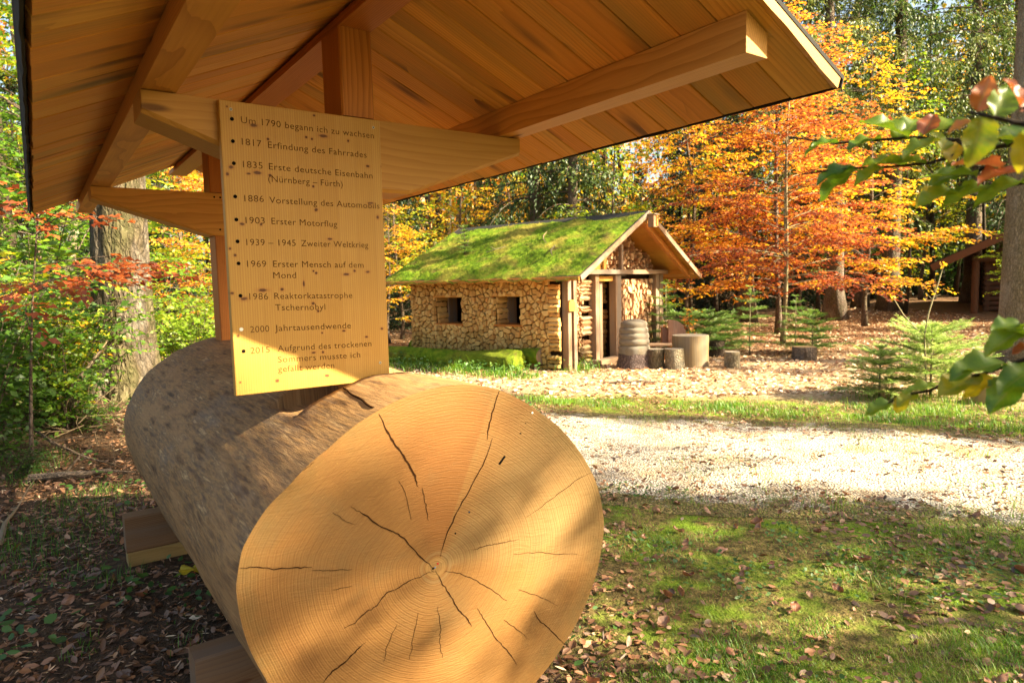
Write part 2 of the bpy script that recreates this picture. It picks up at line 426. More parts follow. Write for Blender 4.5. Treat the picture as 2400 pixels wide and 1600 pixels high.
# drying cracks: (points in the zoomed photo, half width in mm)
CR = [([(1198, 470), (1235, 545), (1262, 590), (1300, 640), (1345, 725), (1358, 765)], 3.6), ([(1375, 770), (1383, 800), (1392, 850), (1400, 905)], 1.3),
      ([(1690, 375), (1672, 430), (1655, 490), (1640, 575)], 2.4), ([(1661, 568), (1640, 640), (1590, 740), (1530, 850), (1480, 950), (1448, 1050)], 2.3),
      ([(1085, 850), (1140, 880), (1200, 925), (1270, 955), (1310, 985), (1370, 1055), (1422, 1100)], 2.4),
      ([(632, 1098), (700, 1092), (770, 1101), (850, 1096), (925, 1095)], 2.1), ([(925, 1107), (1000, 1108), (1090, 1103)], 1.1),
      ([(1422, 1112), (1330, 1145), (1280, 1180), (1230, 1200), (1190, 1250), (1150, 1275), (1100, 1320), (1055, 1348)], 2.0),
      ([(1430, 1108), (1460, 1165), (1500, 1225), (1525, 1270), (1560, 1305), (1578, 1335)], 2.2),
      ([(1465, 1112), (1520, 1118), (1560, 1132), (1600, 1150), (1640, 1175), (1722, 1230)], 1.1), ([(1600, 1262), (1630, 1310), (1680, 1390), (1720, 1430), (1762, 1492)], 1.5),
      ([(1830, 1275), (1862, 1320), (1900, 1350), (1955, 1408)], 1.7), ([(1145, 1400), (1100, 1440), (1060, 1480), (1010, 1520), (965, 1570)], 2.4),
      ([(1440, 1255), (1452, 1350), (1446, 1400), (1460, 1462)], .9), ([(2070, 705), (2000, 742), (1980, 760), (1900, 820), (1800, 890)], 1.0),
      ([(1583, 1026), (1630, 1008), (1680, 1000), (1770, 980)], 1.0), ([(1750, 1040), (1850, 1032), (1920, 1042), (2010, 1040)], .7),
      ([(1710, 1308), (1760, 1345), (1815, 1390)], .9), ([(1280, 740), (1310, 800), (1330, 900)], .7), ([(1010, 870), (1060, 905), (1100, 925)], .7), ([(1270, 1330), (1230, 1420), (1220, 1480)], .8),
      ([(1360, 1280), (1335, 1400), (1325, 1470)], .7), ([(1770, 1185), (1850, 1210), (1930, 1250)], .8), ([(1010, 1190), (1090, 1172)], .7), ([(890, 700), (935, 665)], .8)]
def fpx(zx, zy):
    u, v = 200 + zx / 1.7424, 700 + zy / 1.7424
    d = ray(u, v) @ KR; t = (LYF - LDF * LCX) / (d[1] - LDF * d[0]); return d * t
FN = norm(np.array([-LDF, 1, 0])) * -1
for pts, hw in CR:
    P = np.array([fpx(*q) for q in pts])
    Q = []
    for i in range(len(P) - 1):
        n_ = 5
        for k in range(n_): Q.append(P[i] + (P[i + 1] - P[i]) * k / n_)
    Q.append(P[-1]); Q = np.array(Q); d = norm(np.gradient(Q, axis=0)); s = np.cross(d, FN)
    q01 = np.linspace(0, 1, len(Q)); wd_ = hw * .00078 * (np.clip(np.minimum(q01, 1 - q01) * 6, .25, 1)) * RNG.uniform(.55, 1.2, len(Q))
    Q = Q + s * RNG.normal(0, .0012, len(Q))[:, None] + FN * .0012
    A, B = Q + s * wd_[:, None], Q - s * wd_[:, None]
    n_ = len(Q); C_ = Q - FN * .0003
    mk('crack', kl(np.concatenate([A, B, A - FN * .0024, B - FN * .0024])), [(i, i + 1, n_ + i + 1, n_ + i) for i in range(n_ - 1)] + [(2 * n_ + i, 2 * n_ + i + 1, i + 1, i) for i in range(n_ - 1)] + [(n_ + i, n_ + i + 1, 3 * n_ + i + 1, 3 * n_ + i) for i in range(n_ - 1)], M['crack'], lg)
# the upper crack runs on over the bark side to the board
ths = math.radians(109.5)
Q = []
for k in range(16):
    y = 1.80 + .345 * k / 15; a = ths - .08 * k / 15 + .004 * math.sin(k * .8); rr_ = float(lsurf(a, y)[0]) + .0045
    Q.append([LCX + rr_ * math.cos(a), y, LCZ + rr_ * math.sin(a)])
Q = np.array(Q); s = np.array([1., 0, 0]); w_ = .0026 * np.linspace(1, .5, 16)[:, None]
mk('crack', kl(np.concatenate([Q + s * w_, Q - s * w_, Q + s * w_ - [0, 0, .012], Q - s * w_ - [0, 0, .012]])), [(i, i + 1, 16 + i + 1, 16 + i) for i in range(15)] + [(32 + i, 33 + i, i + 1, i) for i in range(15)] + [(16 + i, 17 + i, 49 + i, 48 + i) for i in range(15)], M['crack'], lg)
def disc(name, c, nrm, r, depth, mat, parent, n=14):
    g = Geo(); nrm = norm(nrm); tube(g, [c - nrm * depth, c + nrm * .0012], r, n); return g.build(name, mat, parent)
def capsule(name, a, b, r, nrm, mat, parent):
    x = norm(b - a); y = np.cross(nrm, x); pol = []
    L = np.linalg.norm(b - a)
    for k in range(9): t = -PI / 2 + PI * k / 8; pol.append((L + r * math.cos(t), r * math.sin(t)))
    for k in range(9): t = PI / 2 + PI * k / 8; pol.append((r * math.cos(t), r * math.sin(t)))
    g = Geo(); prism(g, pol, a - nrm * .004, x, y, nrm, .0055); return g.build(name, mat, parent)
capsule('slot', kl(fpx(1692, 672)), kl(fpx(1711, 645)), .0036, FN, M['dark'], lg)
for zx, zy, r, mt in ((1777, 549, .0026, 'dark'), (1798, 507, .0016, 'dark'), (1568, 870, .0028, 'dark'), (1511, 957, .0028, 'dark'), (1420, 1100, .0036, 'dark')):
    disc('drill_hole', kl(fpx(zx, zy)), FN, r, .006, M[mt], face)
for zx, zy, r, mt in ((1825, 465, .0034, 'pale'), (1439, 1080, .003, 'red_pin'), (1428, 1096, .002, 'blue_pin'), (1567, 869, .0014, 'blue_pin')):
    disc('pin', kl(fpx(zx, zy)), FN, r, .003, M[mt], face)

def sleeper(x0, yf, label):
    e = empty('sleeper_beam', tuple(KR @ np.array([.967, yf, 0])), YAW, label, 'sleeper', 'sleepers carrying the log')
    x1 = 2 * LCX - x0
    g = Geo(); beam(g, (x0 - .967, .06, .19), (x1 - .967, .06, .19), .125, .21, .008); g.build('beam', M['sleeper'], e)
    g = Geo(); beam(g, (x0 - .962, .058, .043), (x1 - .967, .058, .043), .13, .085, .006); g.build('plank', M['sleeper_pale'], e)
    return e
sleeper(.335, 4.388, 'brown squared sleeper under the far end of the log, sticking out at its left')
sleeper(.373, 2.51, 'grey-brown sleeper under the sawn near end of the log, cut by the bottom edge')

# ------------------------------------------------------------------ roofed timber shelter with the timetable board
sh = empty('roofed_sign', (KW[0], KW[1], 0), YAW, 'larch shelter with gabled board roof and engraved timetable standing on the log', 'shelter')
ZB, XL, XR, TA, YA, YB = .5855, .287, 1.645, .18, BY + .027, 4.33
XRG, XE, ZE, YV, YR = .9667, .9348, .5388, 1.056, 5.56
SLP = .4416; ZRG = ZE + SLP * XE
Xa, Ya, Za = np.array([1., 0, 0]), np.array([0, 1., 0]), np.array([0, 0, 1.])
def crossbeam(y0, kl_, zl, kr_, mat):
    # tapered cantilever beam: flat top, underside rising to both ends
    c = .012
    pol = [(XL, ZB), (XL, .519), (kl_, zl), (kr_, zl), (XR, .519), (XR, ZB)]
    pol2 = [(XL + c * .2, ZB - .003), (XL + c * .2, .519 + c), (kl_, zl + c), (kr_, zl + c), (XR - c * .2, .519 + c), (XR - c * .2, ZB - .003)]
    g = Geo()
    P1 = [np.array([x, 0, z]) for x, z in pol]; P2 = [np.array([x, 0, z]) for x, z in pol2]
    ring = [np.array([p + Ya * (y0) for p in P2]), np.array([p + Ya * (y0 + c) for p in P1]), np.array([p + Ya * (y0 + TA - c) for p in P1]), np.array([p + Ya * (y0 + TA) for p in P2])]
    V = np.concatenate(ring); n = 6; fs = []
    for i in range(3):
        for j in range(n): k = (j + 1) % n; fs.append((i * n + j, (i + 1) * n + j, (i + 1) * n + k, i * n + k))
    fs.append(tuple(range(n))); fs.append(tuple(3 * n + j for j in range(n))[::-1])
    fs = [tuple(q[::-1]) for q in fs]
    g.add(kl(V), fs, np.stack([V[:, 0], V[:, 2] + .37, V[:, 1]], 1) + RNG.uniform(-1, 1, 3) * [2, .0, .1], .25)
    return g.build('crossbeam', M[mat], sh)
crossbeam(YA, .80, .335, 1.14, 'spruce'); crossbeam(YB, .888, .331, 1.05, 'larch')
def post(x0, x1, y0, y1, z0, z1):
    g = Geo(); beam(g, kl([(x0 + x1) / 2, (y0 + y1) / 2, z0]), kl([(x0 + x1) / 2, (y0 + y1) / 2, z1]), y1 - y0, x1 - x0, .006, up=(1, 0, 0)); return g.build('post', M['larch_red'], sh)
PX0, PX1 = .8951, 1.0133
post(PX0, PX1, YA + .002, YA + .172, ZB + .001, .8805)
post(PX0, PX1, YA + .012, YA + .162, -.5, .334)
post(PX0, PX1, YB + .003, YB + .172, ZB + .001, .8805)
post(.910, PX1 + .01, YB + .010, YB + .172, -.46, .330)
for xa, xb in ((XRG + .584, XRG + .676), (XRG - .676, XRG - .584)):      # eaves purlins with bevelled tops
    zi = ZE + SLP * (XE - .584) - .002; zo = ZE + SLP * (XE - .676) - .002
    if xa > XRG: pol = [(xa, ZB + .001), (xb, ZB + .001), (xb, zo), (xa, zi)]
    else: pol = [(xa, ZB + .001), (xb, ZB + .001), (xb, zi), (xa, zo)]
    g = Geo(); prism(g, pol[::1], kl([0, 1.096, 0]), Xa, Za, Ya, 5.83 - 1.096, 0, .35); g.build('purlin', M['larch'], sh)
g = Geo(); zz = ZRG - SLP * .059 - .002
prism(g, [(PX0, .881), (PX1, .881), (PX1, zz + .02), (XRG, ZRG - .003), (PX0, zz - .012)], kl([0, 1.096, 0]), Xa, Za, Ya, 5.69 - 1.096, 0, .8); g.build('ridge_purlin', M['larch_red'], sh)
# roof boards, running down each slope
for sgn in (-1, 1):
    g = Geo(); y = YV
    dn = norm(np.array([sgn * 1.0, 0, -SLP])); up = norm(np.array([sgn * SLP, 0, 1.0]))
    Ls = XE * math.sqrt(1 + SLP ** 2)
    while y < YR - .02:
        w = float(RNG.uniform(.085, .15)); w = min(w, YR - y)
        top = kl([XRG, y, ZRG]) + up * RNG.uniform(0, .003)
        ln = Ls + RNG.uniform(-.004, .004)
        # board profile across Y (width) and up (thickness)
        c = .0025; pol = [(0.0016 + c, 0), (w - .0016 - c, 0), (w - .0016, c), (w - .0016, .023), (.0016, .023), (.0016, c)]
        prism(g, pol, top, Ya, up, dn, ln, 0, RNG.uniform(0, 1))
        y += w
    g.build('roof_boarding', M['boards'], sh)
    # bitumen felt laid on the boards, a little past every edge
    g = Geo(); t0 = kl([XRG, YV - .018, ZRG]) + up * .028
    nseg = 60; V = []
    for i in range(nseg + 1):
        yy = (YR + .03 - (YV - .018)) * i / nseg
        e = .012 * math.sin(i * .9) * .35 + .006 * math.sin(i * 2.3)
        a = t0 + Ya * yy - dn * 0; b = t0 + Ya * yy + dn * (Ls + .014)
        V += [a, a + up * .012, b + up * (.012), b + up * .003 - dn * 0, b - up * .022 + dn * (.004 + e * .3), b - up * .024 + dn * (.0 + e * .3) - dn * .003, b + dn * -.003]
    fs = []
    for i in range(nseg):
        for j in range(7): k = (j + 1) % 7; fs.append((i * 7 + j, i * 7 + k, (i + 1) * 7 + k, (i + 1) * 7 + j))
    fs.append(tuple(range(7))); fs.append(tuple(nseg * 7 + j for j in range(7))[::-1])
    g.add(np.array(V), fs); g.build('roof_felt', M['felt'], sh)
    for y0 in (YV - .016,):      # narrow verge batten, waney edged
        g = Geo(); V = []
        n_ = 40
        for i in range(n_ + 1):
            s = i / n_; p = kl([XRG, y0, ZRG]) + dn * Ls * s
            wv = .006 * snoise(np.array([[s * 9, sgn, 0]]), 8, 3, 1.0)[0]
            V += [p + up * (-.004 + wv), p + up * .026, p + up * .026 + Ya * .0165, p + up * (-.0005) + Ya * .0165]
        fs = []
        for i in range(n_):
            for j in range(4): k = (j + 1) % 4; fs.append((i * 4 + j, (i + 1) * 4 + j, (i + 1) * 4 + k, i * 4 + k))
        fs.append((0, 1, 2, 3)); fs.append(tuple(n_ * 4 + j for j in (3, 2, 1, 0)))
        V = np.array(V); g.add(V, fs, np.stack([np.repeat(np.arange(n_ + 1) / n_, 4), V[:, 1] * .3, V[:, 2] * .1], 1), .2); g.build('verge_batten', M['spruce'], sh)

# the board
c = .003
g = Geo()
pol = [(BX0, BZ0), (BX1, BZ0), (BX1, BZ1), (BX0, BZ1)]
V = []
for (y, i) in ((BY + .027, 0), (BY + .002, 0), (BY, .002)):
    V += [[x + (i if x < .7 else -i), y, z + (i if z < 0 else -i)] for x, z in pol]
fs = [(0, 1, 2, 3), (11, 10, 9, 8)]
for r_ in range(2):
    for j in range(4): k = (j + 1) % 4; fs.append((r_ * 4 + j, r_ * 4 + 4 + j, r_ * 4 + 4 + k, r_ * 4 + k))
V = np.array(V); g.add(kl(V), [tuple(q[::-1]) for q in fs], np.stack([V[:, 2], V[:, 0], V[:, 1]], 1), .5)
bd = g.build('timetable_board', M['board'], sh)
_dg = None
def text_line(txt, u0, v0, u1, v1, cap=.0213):
    cu = bpy.data.curves.new('lettering', 'FONT'); cu.body = txt; cu.size = 1.0; cu.resolution_u = 3; cu.space_character = 1.06
    ob = bpy.data.objects.new('tmp_text', cu); COL.objects.link(ob)
    bpy.context.view_layer.update()
    me = bpy.data.meshes.new_from_object(ob.evaluated_get(bpy.context.evaluated_depsgraph_get()))
    bpy.data.objects.remove(ob)
    n = len(me.vertices); co = np.zeros(n * 3, np.float32); me.vertices.foreach_get('co', co); co = co.reshape(-1, 3)
    a, b = kpx(u0, v0, 1, BY), kpx(u1, v1, 1, BY)
    w = co[:, 0].max() - co[:, 0].min(); sx = (b[0] - a[0]) / w; sy = cap / .73
    x = a[0] + (co[:, 0] - co[:, 0].min()) * sx
    z = a[2] + (b[2] - a[2]) * (x - a[0]) / (b[0] - a[0]) + co[:, 1] * sy
    fs = [tuple(p.vertices) for p in me.polygons]
    P = np.stack([x, np.full(n, BY - .0006), z], 1); bpy.data.meshes.remove(me)
    me_o = mk('lettering', kl(P), fs, M['ink'], bd)
    return me_o
for t in (("Um 1790 begann ich zu wachsen", 564.9, 288.3, 876.4, 325.2), ("1817", 566.8, 339.3, 613, 344.7), ("Erfindung des Fahrrades", 628.2, 346.8, 859.5, 370.3),
          ("1835", 569.6, 392.4, 615.6, 396), ("Erste deutsche Eisenbahn", 630.3, 397.4, 873.2, 419), ("(Nürnberg – Fürth)", 628.8, 426, 803.1, 438.6),
          ("1886", 572.9, 472.2, 618.4, 473.7), ("Vorstellung des Automobils", 631.4, 475.9, 889.4, 489.5), ("1903", 575.7, 523.6, 620.6, 524.6),
          ("Erster Motorflug", 636.4, 525.3, 790.4, 532.2), ("1939 – 1945", 577.6, 574.9, 693.2, 576.5), ("Zweiter Weltkrieg", 705.9, 577, 863.3, 580.8),
          ("1969", 579.4, 625.5, 624.3, 625.5), ("Erster Mensch auf dem", 640.1, 625.5, 852.3, 627.5), ("Mond", 640.6, 652.2, 694.2, 651.7),
          ("1986", 584.5, 702, 628.6, 701.5), ("Reaktorkatastrophe", 643.2, 700.7, 825.8, 698.2), ("Tschernobyl", 645.2, 727.5, 762.6, 725.7),
          ("2000", 586.5, 779.3, 631.2, 776.7), ("Jahrtausendwende", 644.4, 776, 822.5, 768.8), ("2015", 587.3, 828.8, 632.4, 825.7),
          ("Aufgrund des trockenen", 650.8, 823.7, 870.5, 810.9), ("Sommers musste ich", 651.6, 849.2, 844.2, 837.2), ("gefällt werden", 652.1, 871.6, 783.5, 862.2)):
    text_line(*t)
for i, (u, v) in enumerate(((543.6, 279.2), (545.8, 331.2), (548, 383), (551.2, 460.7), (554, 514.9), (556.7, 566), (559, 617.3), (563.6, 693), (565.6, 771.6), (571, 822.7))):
    q = kpx(u, v, 1, BY); disc('bore_hole', kl(q), -Ya, .0058, .004, M['pale' if i == 8 else 'dark'], bd)  # the single pale disc stands in for light coming through its hole
for u, v in ((541, 256.4), (874.9, 299.1), (890.9, 849.5)):
    q = kpx(u, v, 1, BY); disc('screw', kl(q), -Ya, .0048, .003, M['steel'], bd, 10)
    disc('screw', kl(q) - Ya * .0012, -Ya, .0018, .001, M['dark'], bd, 6)
for u, v in ((502, 462), (516, 463), (516, 538)):
    q = kpx(u, v, 1, YB); disc('bolt', kl(q), -Ya, .006, .004, M['dark'], sh, 8)

# ------------------------------------------------------------------ ground, path
def pco(x, y): return .284 * x + .959 * y          # distance across the sunbeams
def ground_mat():
    m = NT('forest_ground'); g = m.n('TexCoord').outputs['Object']
    sx = m.n('SeparateXYZ', {0: g}); x, y = sx.outputs[0], sx.outputs[1]
    p = m.math('ADD', m.math('MULTIPLY', x, .284), m.math('MULTIPLY', y, .959))
    n1 = m.noise(g, .9, 5, .6); n2 = m.noise(g, 3.0, 5, .65); n3 = m.noise(g, 22, 4, .6); n4 = m.noise(g, 70, 3, .6)
    pw = m.math('ADD', p, m.math('MULTIPLY', m.math('SUBTRACT', n1, .5), 1.6))
    litter = m.ramp(n3, [(.28, (.17, .10, .05)), (.45, (.40, .26, .14)), (.58, (.60, .43, .26)), (.72, (.74, .60, .42))])  # strong sunlight put into the colour: litter paled for the lit band
    litter = m.mix(m.rng(n4, .5, .72, 0, .7), litter, (.06, .035, .02))
    litter = m.mix(m.rng(n2, .55, .75, 0, .4), litter, (.34, .15, .06))
    mulch = m.ramp(n3, [(.3, (.022, .014, .008)), (.5, (.06, .036, .02)), (.65, (.11, .065, .036)), (.78, (.19, .13, .08))])
    soil = m.ramp(n3, [(.3, (.05, .042, .014)), (.5, (.125, .095, .030)), (.7, (.24, .17, .065))])
    soil = m.mix(m.rng(n2, .47, .62), soil, (.13, .20, .014))
    near = m.mix(m.rng(m.math('ADD', x, m.math('MULTIPLY', m.math('SUBTRACT', n1, .5), 1.4)), .1, .7), mulch, soil)
    col = m.mix(m.rng(pw, 9.0, 9.8), near, litter)
    far = m.rng(m.math('ADD', y, m.math('MULTIPLY', n1, 4)), 14.5, 20)
    col = m.mix(m.math('MULTIPLY', m.rng(m.math('ADD', y, m.math('MULTIPLY', n1, 4)), 13.5, 17), .75), col, (.13, .055, .024))
    left = m.math('MULTIPLY', m.rng(x, -1.5, -3.0), m.rng(p, 15, 9))
    col = m.mix(left, col, mulch)
    h = m.math('ADD', m.math('MULTIPLY', n3, 1.0), m.math('MULTIPLY', n4, .6))
    return m.done(m.bsdf(col, .85, m.bump(h, .9, .03), .15))
def gz(x, y):                                        # gentle relief
    P = np.stack([np.atleast_1d(x), np.atleast_1d(y)], 1).astype(float)
    d = np.hypot(P[:, 0], P[:, 1])
    flat = np.clip((d - 1.0) / 6, .25, 1)
    bank = .55 * np.clip((P[:, 1] - 17) / 10, 0, 1) * np.clip((P[:, 0] - 9) / 8, 0, 1)
    hump = .30 * np.exp(-((P[:, 0] + 5.0) ** 2 + (P[:, 1] - 8.2) ** 2) / 3.0)
    clear = np.clip((np.hypot(P[:, 0] - .5, P[:, 1] - 13.5) - 3.5) / 3, 0.15, 1)
    return (.035 * snoise(P, 5, 4, .9) * flat * clear + bank + hump) + .0
def grid(x0, x1, y0, y1, nx, ny):
    X, Y = np.meshgrid(np.linspace(x0, x1, nx), np.linspace(y0, y1, ny)); X, Y = X.ravel(), Y.ravel()
    i = np.arange((ny - 1) * nx).reshape(ny - 1, nx)[:, :-1].ravel()
    return X, Y, np.stack([i, i + 1, i + nx + 1, i + nx], 1)
s = np.linspace(-1, 1, 300); sx_ = np.sign(s) * np.abs(s) ** 2.6 * 170
X, Y = np.meshgrid(sx_, sx_ + 6); X, Y = X.ravel(), Y.ravel()
i = np.arange(299 * 300).reshape(299, 300)[:, :-1].ravel()
go = mk('ground', np.stack([X, Y, gz(X, Y)], 1), np.stack([i, i + 1, i + 301, i + 300], 1), ground_mat(), None, None, None, True)
tag(go, kind='structure')
def path_mat():
    m = NT('gravel'); g = m.n('TexCoord').outputs['Object']
    v = m.n('TexVoronoi', {'Vector': g, 'Scale': 55.0}); c = v.outputs[1]
    tone = m.n('SeparateColor', {0: c}).outputs[0]
    n1 = m.noise(g, 1.6, 5, .65); n3 = m.noise(g, 24, 4, .6)
    col = m.mix(tone, (.42, .36, .29), (.78, .69, .57))
    col = m.mix(m.rng(v.outputs[0], .35, .7, 0, .8), col, (.10, .075, .05))
    col = m.mix(m.rng(n1, .48, .62, 0, .75), col, (.30, .21, .12))
    col = m.mix(m.rng(n3, .55, .7, 0, .7), col, (.13, .075, .04))
    n5 = m.noise(g, 4.5, 5, .7)
    mask = m.rng(m.math('ADD', m.attr('tone'), m.math('MULTIPLY', m.math('SUBTRACT', n5, .5), 1.5)), .22, .42)
    soil = m.ramp(n3, [(.3, (.055, .045, .016)), (.5, (.13, .10, .035)), (.7, (.24, .18, .075))])
    col = m.mix(mask, soil, col)
    return m.done(m.bsdf(col, .8, m.bump(m.math('MULTIPLY', v.outputs[0], -1), .8, .02), .2))
# track: a band between p = 5.1 and p = 7.0, wandering a little
n_ = 200; q = np.linspace(-2.4, 40, n_); k_ = 15
lo = 4.75 + .25 * snoise(np.stack([q, q * 0], 1), 21, 4, .9); hi = np.clip(8.15 - .17 * q, 7.2, 8.2) + .22 * snoise(np.stack([q, q * 0 + 3], 1), 22, 4, .9)
ax_, pv_ = np.array([.959, -.284]), np.array([.284, .959])
V = []
for j in range(k_):
    pp = lo + (hi - lo) * j / (k_ - 1)
    XY = q[:, None] * ax_ + pp[:, None] * pv_
    V.append(np.stack([XY[:, 0], XY[:, 1], gz(XY[:, 0], XY[:, 1]) + (.008 if 0 < j < k_ - 1 else .003)], 1))
V = np.stack(V, 1).reshape(-1, 3); tp_ = np.tile(np.clip(np.minimum(np.arange(k_), k_ - 1 - np.arange(k_)) / (k_ * .3), 0, 1), n_)
i = np.arange((n_ - 1) * k_).reshape(n_ - 1, k_)[:, :-1].ravel()
tag(mk('path', V, np.stack([i, i + k_, i + k_ + 1, i + 1], 1), path_mat(), None, None, tp_, True), kind='structure')

# ------------------------------------------------------------------ woodpile hut
HA, HX, HY = .888, .903, 12.12
HU, HWv = np.array([math.cos(HA), math.sin(HA)]), np.array([-math.sin(HA), math.cos(HA)])
HWF, HL, HOV, HOVR, HOE, HZE, HZR = 4.005, 3.93, .729, .427, .486, 1.706, 2.971
HS = (HZR - HZE) / (HWF / 2 + HOE)
def HP(u, w, z=0): qq = np.array([HX, HY]) + u * HU + w * HWv; return np.array([qq[0], qq[1], z])
hut = empty('woodpile_hut', (HX, HY, 0), HA, 'small hut with walls of stacked firewood and a moss-grown gable roof', 'hut')

def fire_mat(name, cols, dark):
    m = NT(name); t = m.attr('tone'); g = m.attr('gr', 'Vector')
    col = m.ramp(t, cols)
    ring = m.noise(m.vmul(g, (30, 30, 6)), 1, 3); big = m.noise(g, 2.0, 3)
    col = m.mix(m.rng(ring, .45, .75, 0, .4), col, dark)
    zz = m.n('SeparateXYZ', {0: g}).outputs[1]
    alg = m.math('MULTIPLY', m.rng(m.math('ADD', zz, m.math('MULTIPLY', m.math('SUBTRACT', big, .5), .9)), .70, .10), .65)
    col = m.mix(alg, col, (.13, .12, .03))                  # algae on the damp foot of the wall
    return m.done(m.bsdf(col, .8, m.bump(ring, .3, .01), .15))
M['fire'] = fire_mat('firewood_ends', [(0, (.46, .24, .08)), (.35, (.64, .39, .14)), (.7, (.74, .49, .20)), (1, (.56, .27, .085))], (.38, .20, .07))
M['fire_f'] = fire_mat('firewood_front', [(0, (.34, .16, .075)), (.4, (.48, .28, .15)), (.75, (.56, .37, .22)), (1, (.40, .17, .07))], (.24, .12, .06))
M['back'] = plain('gap_dark', (.022, .013, .007), .95, .05)
M['inner'] = plain('hut_inside', (.05, .028, .014), .9, .05)

def clip(poly, n, d):                                # keep n.p <= d
    out = []
    for i in range(len(poly)):
        a, b = poly[i], poly[(i + 1) % len(poly)]; da, db = n @ a - d, n @ b - d
        if da <= 0: out.append(a)
        if da * db < 0: out.append(a + (b - a) * (da / (da - db)))
    return out
def firewood(g, a0, a1, b0, b1, size, org, A, B, N, depth=.09, holes=(), keep=None, seed=0, stretch=1.0, rough=.05, planes=(), tl=.07):
    """split log ends filling a rectangle: cells (a, b) pushed out along N"""
    r = np.random.default_rng(seed)
    n = int((a1 - a0) * (b1 - b0) / (size * size * .86)); S = []
    for _ in range(n * 14):
        c = np.array([r.uniform(a0, a1), r.uniform(b0, b1)])
        if any(h[0] < c[0] < h[1] and h[2] < c[1] < h[3] for h in holes): continue
        if keep and not keep(*c): continue
        dmin = size * r.choice([.50, .62, .8])
        if S and np.min(np.hypot(*((np.array(S) - c) * [1, stretch]).T)) < dmin: continue
        S.append(c)
        if len(S) >= n * 1.5: break
    S = np.array(S)
    for i, c in enumerate(S):
        pl = [np.array(q) for q in ((a0, b0), (a1, b0), (a1, b1), (a0, b1))]
        dd = S - c; o = np.argsort(np.hypot(dd[:, 0], dd[:, 1] * stretch))[1:16]
        for j in o:
            nn = dd[j] * np.array([1, stretch ** 2]); L = np.linalg.norm(nn); nn = nn / L
            pl = clip(pl, nn, nn @ (c + dd[j] / 2) - .0105)
            if len(pl) < 3: break
        for pn, pd in planes:
            if len(pl) >= 3: pl = clip(pl, np.array(pn), pd)
        for h in holes:
            ex = [(h[0] - c[0], np.array([1., 0]), h[0]), (c[0] - h[1], np.array([-1., 0]), -h[1]), (h[2] - c[1], np.array([0, 1.]), h[2]), (c[1] - h[3], np.array([0, -1.]), -h[3])]
            e = max(ex, key=lambda t: t[0])
            if len(pl) >= 3: pl = clip(pl, e[1], e[2])
        if len(pl) < 3: continue
        parts = [pl]
        if size > .1:
            for _k in range(2):
                nx_ = []
                for q_ in parts:
                    Q_ = np.array(q_)
                    if len(q_) >= 3 and np.ptp(Q_[:, 0]) * np.ptp(Q_[:, 1]) > .0125 * (1 if _k == 0 else 1.5) and r.uniform() < .85:
                        an = r.uniform(0, PI); nv_ = np.array([math.cos(an), math.sin(an)]); d0 = nv_ @ (Q_.mean(0) + r.normal(0, .012, 2))
                        nx_ += [clip(q_, nv_, d0 - .0045), clip(q_, -nv_, -d0 - .0045)]
                    else: nx_.append(q_)
                parts = nx_
        for pl in parts:
            if len(pl) < 3: continue
            P = np.array(pl); ctr = P.mean(0)
            P = P[np.linalg.norm(P - np.roll(P, 1, 0), axis=1) > .008]
            if len(P) < 3 or np.ptp(P[:, 0]) > size * 3.2: continue
            jit = r.normal(0, .0025, P.shape); P = P + jit
            for h in holes: pass
            tilt = r.normal(0, tl, 2); h0 = depth + r.uniform(-rough, rough)
            k = len(P); top = h0 + (P - ctr) @ tilt
            V0 = org + P[:, :1] * A + P[:, 1:] * B + N * 0
            V1 = org + P[:, :1] * A + P[:, 1:] * B + N * top[:, None]
            gr = np.concatenate([np.c_[P, np.zeros(k)], np.c_[P, top]]); t_ = r.uniform(0, 1)
            fl = np.dot(np.cross(A, B), N) > 0
            sides = [(j, (j + 1) % k, k + (j + 1) % k, k + j) if fl else (j, k + j, k + (j + 1) % k, (j + 1) % k) for j in range(k)]
            P2 = np.array([[pp[0], pp[1]] for pp in P]); ar = np.sum(P2[:, 0] * np.roll(P2[:, 1], -1) - P2[:, 1] * np.roll(P2[:, 0], -1))
            if ar < 0: sides = [tuple(q[::-1]) for q in sides]
            g.add(np.concatenate([V0, V1]), sides + [tuple(range(k, 2 * k)) if (ar > 0) == fl else tuple(range(k, 2 * k))[::-1]], gr, t_)
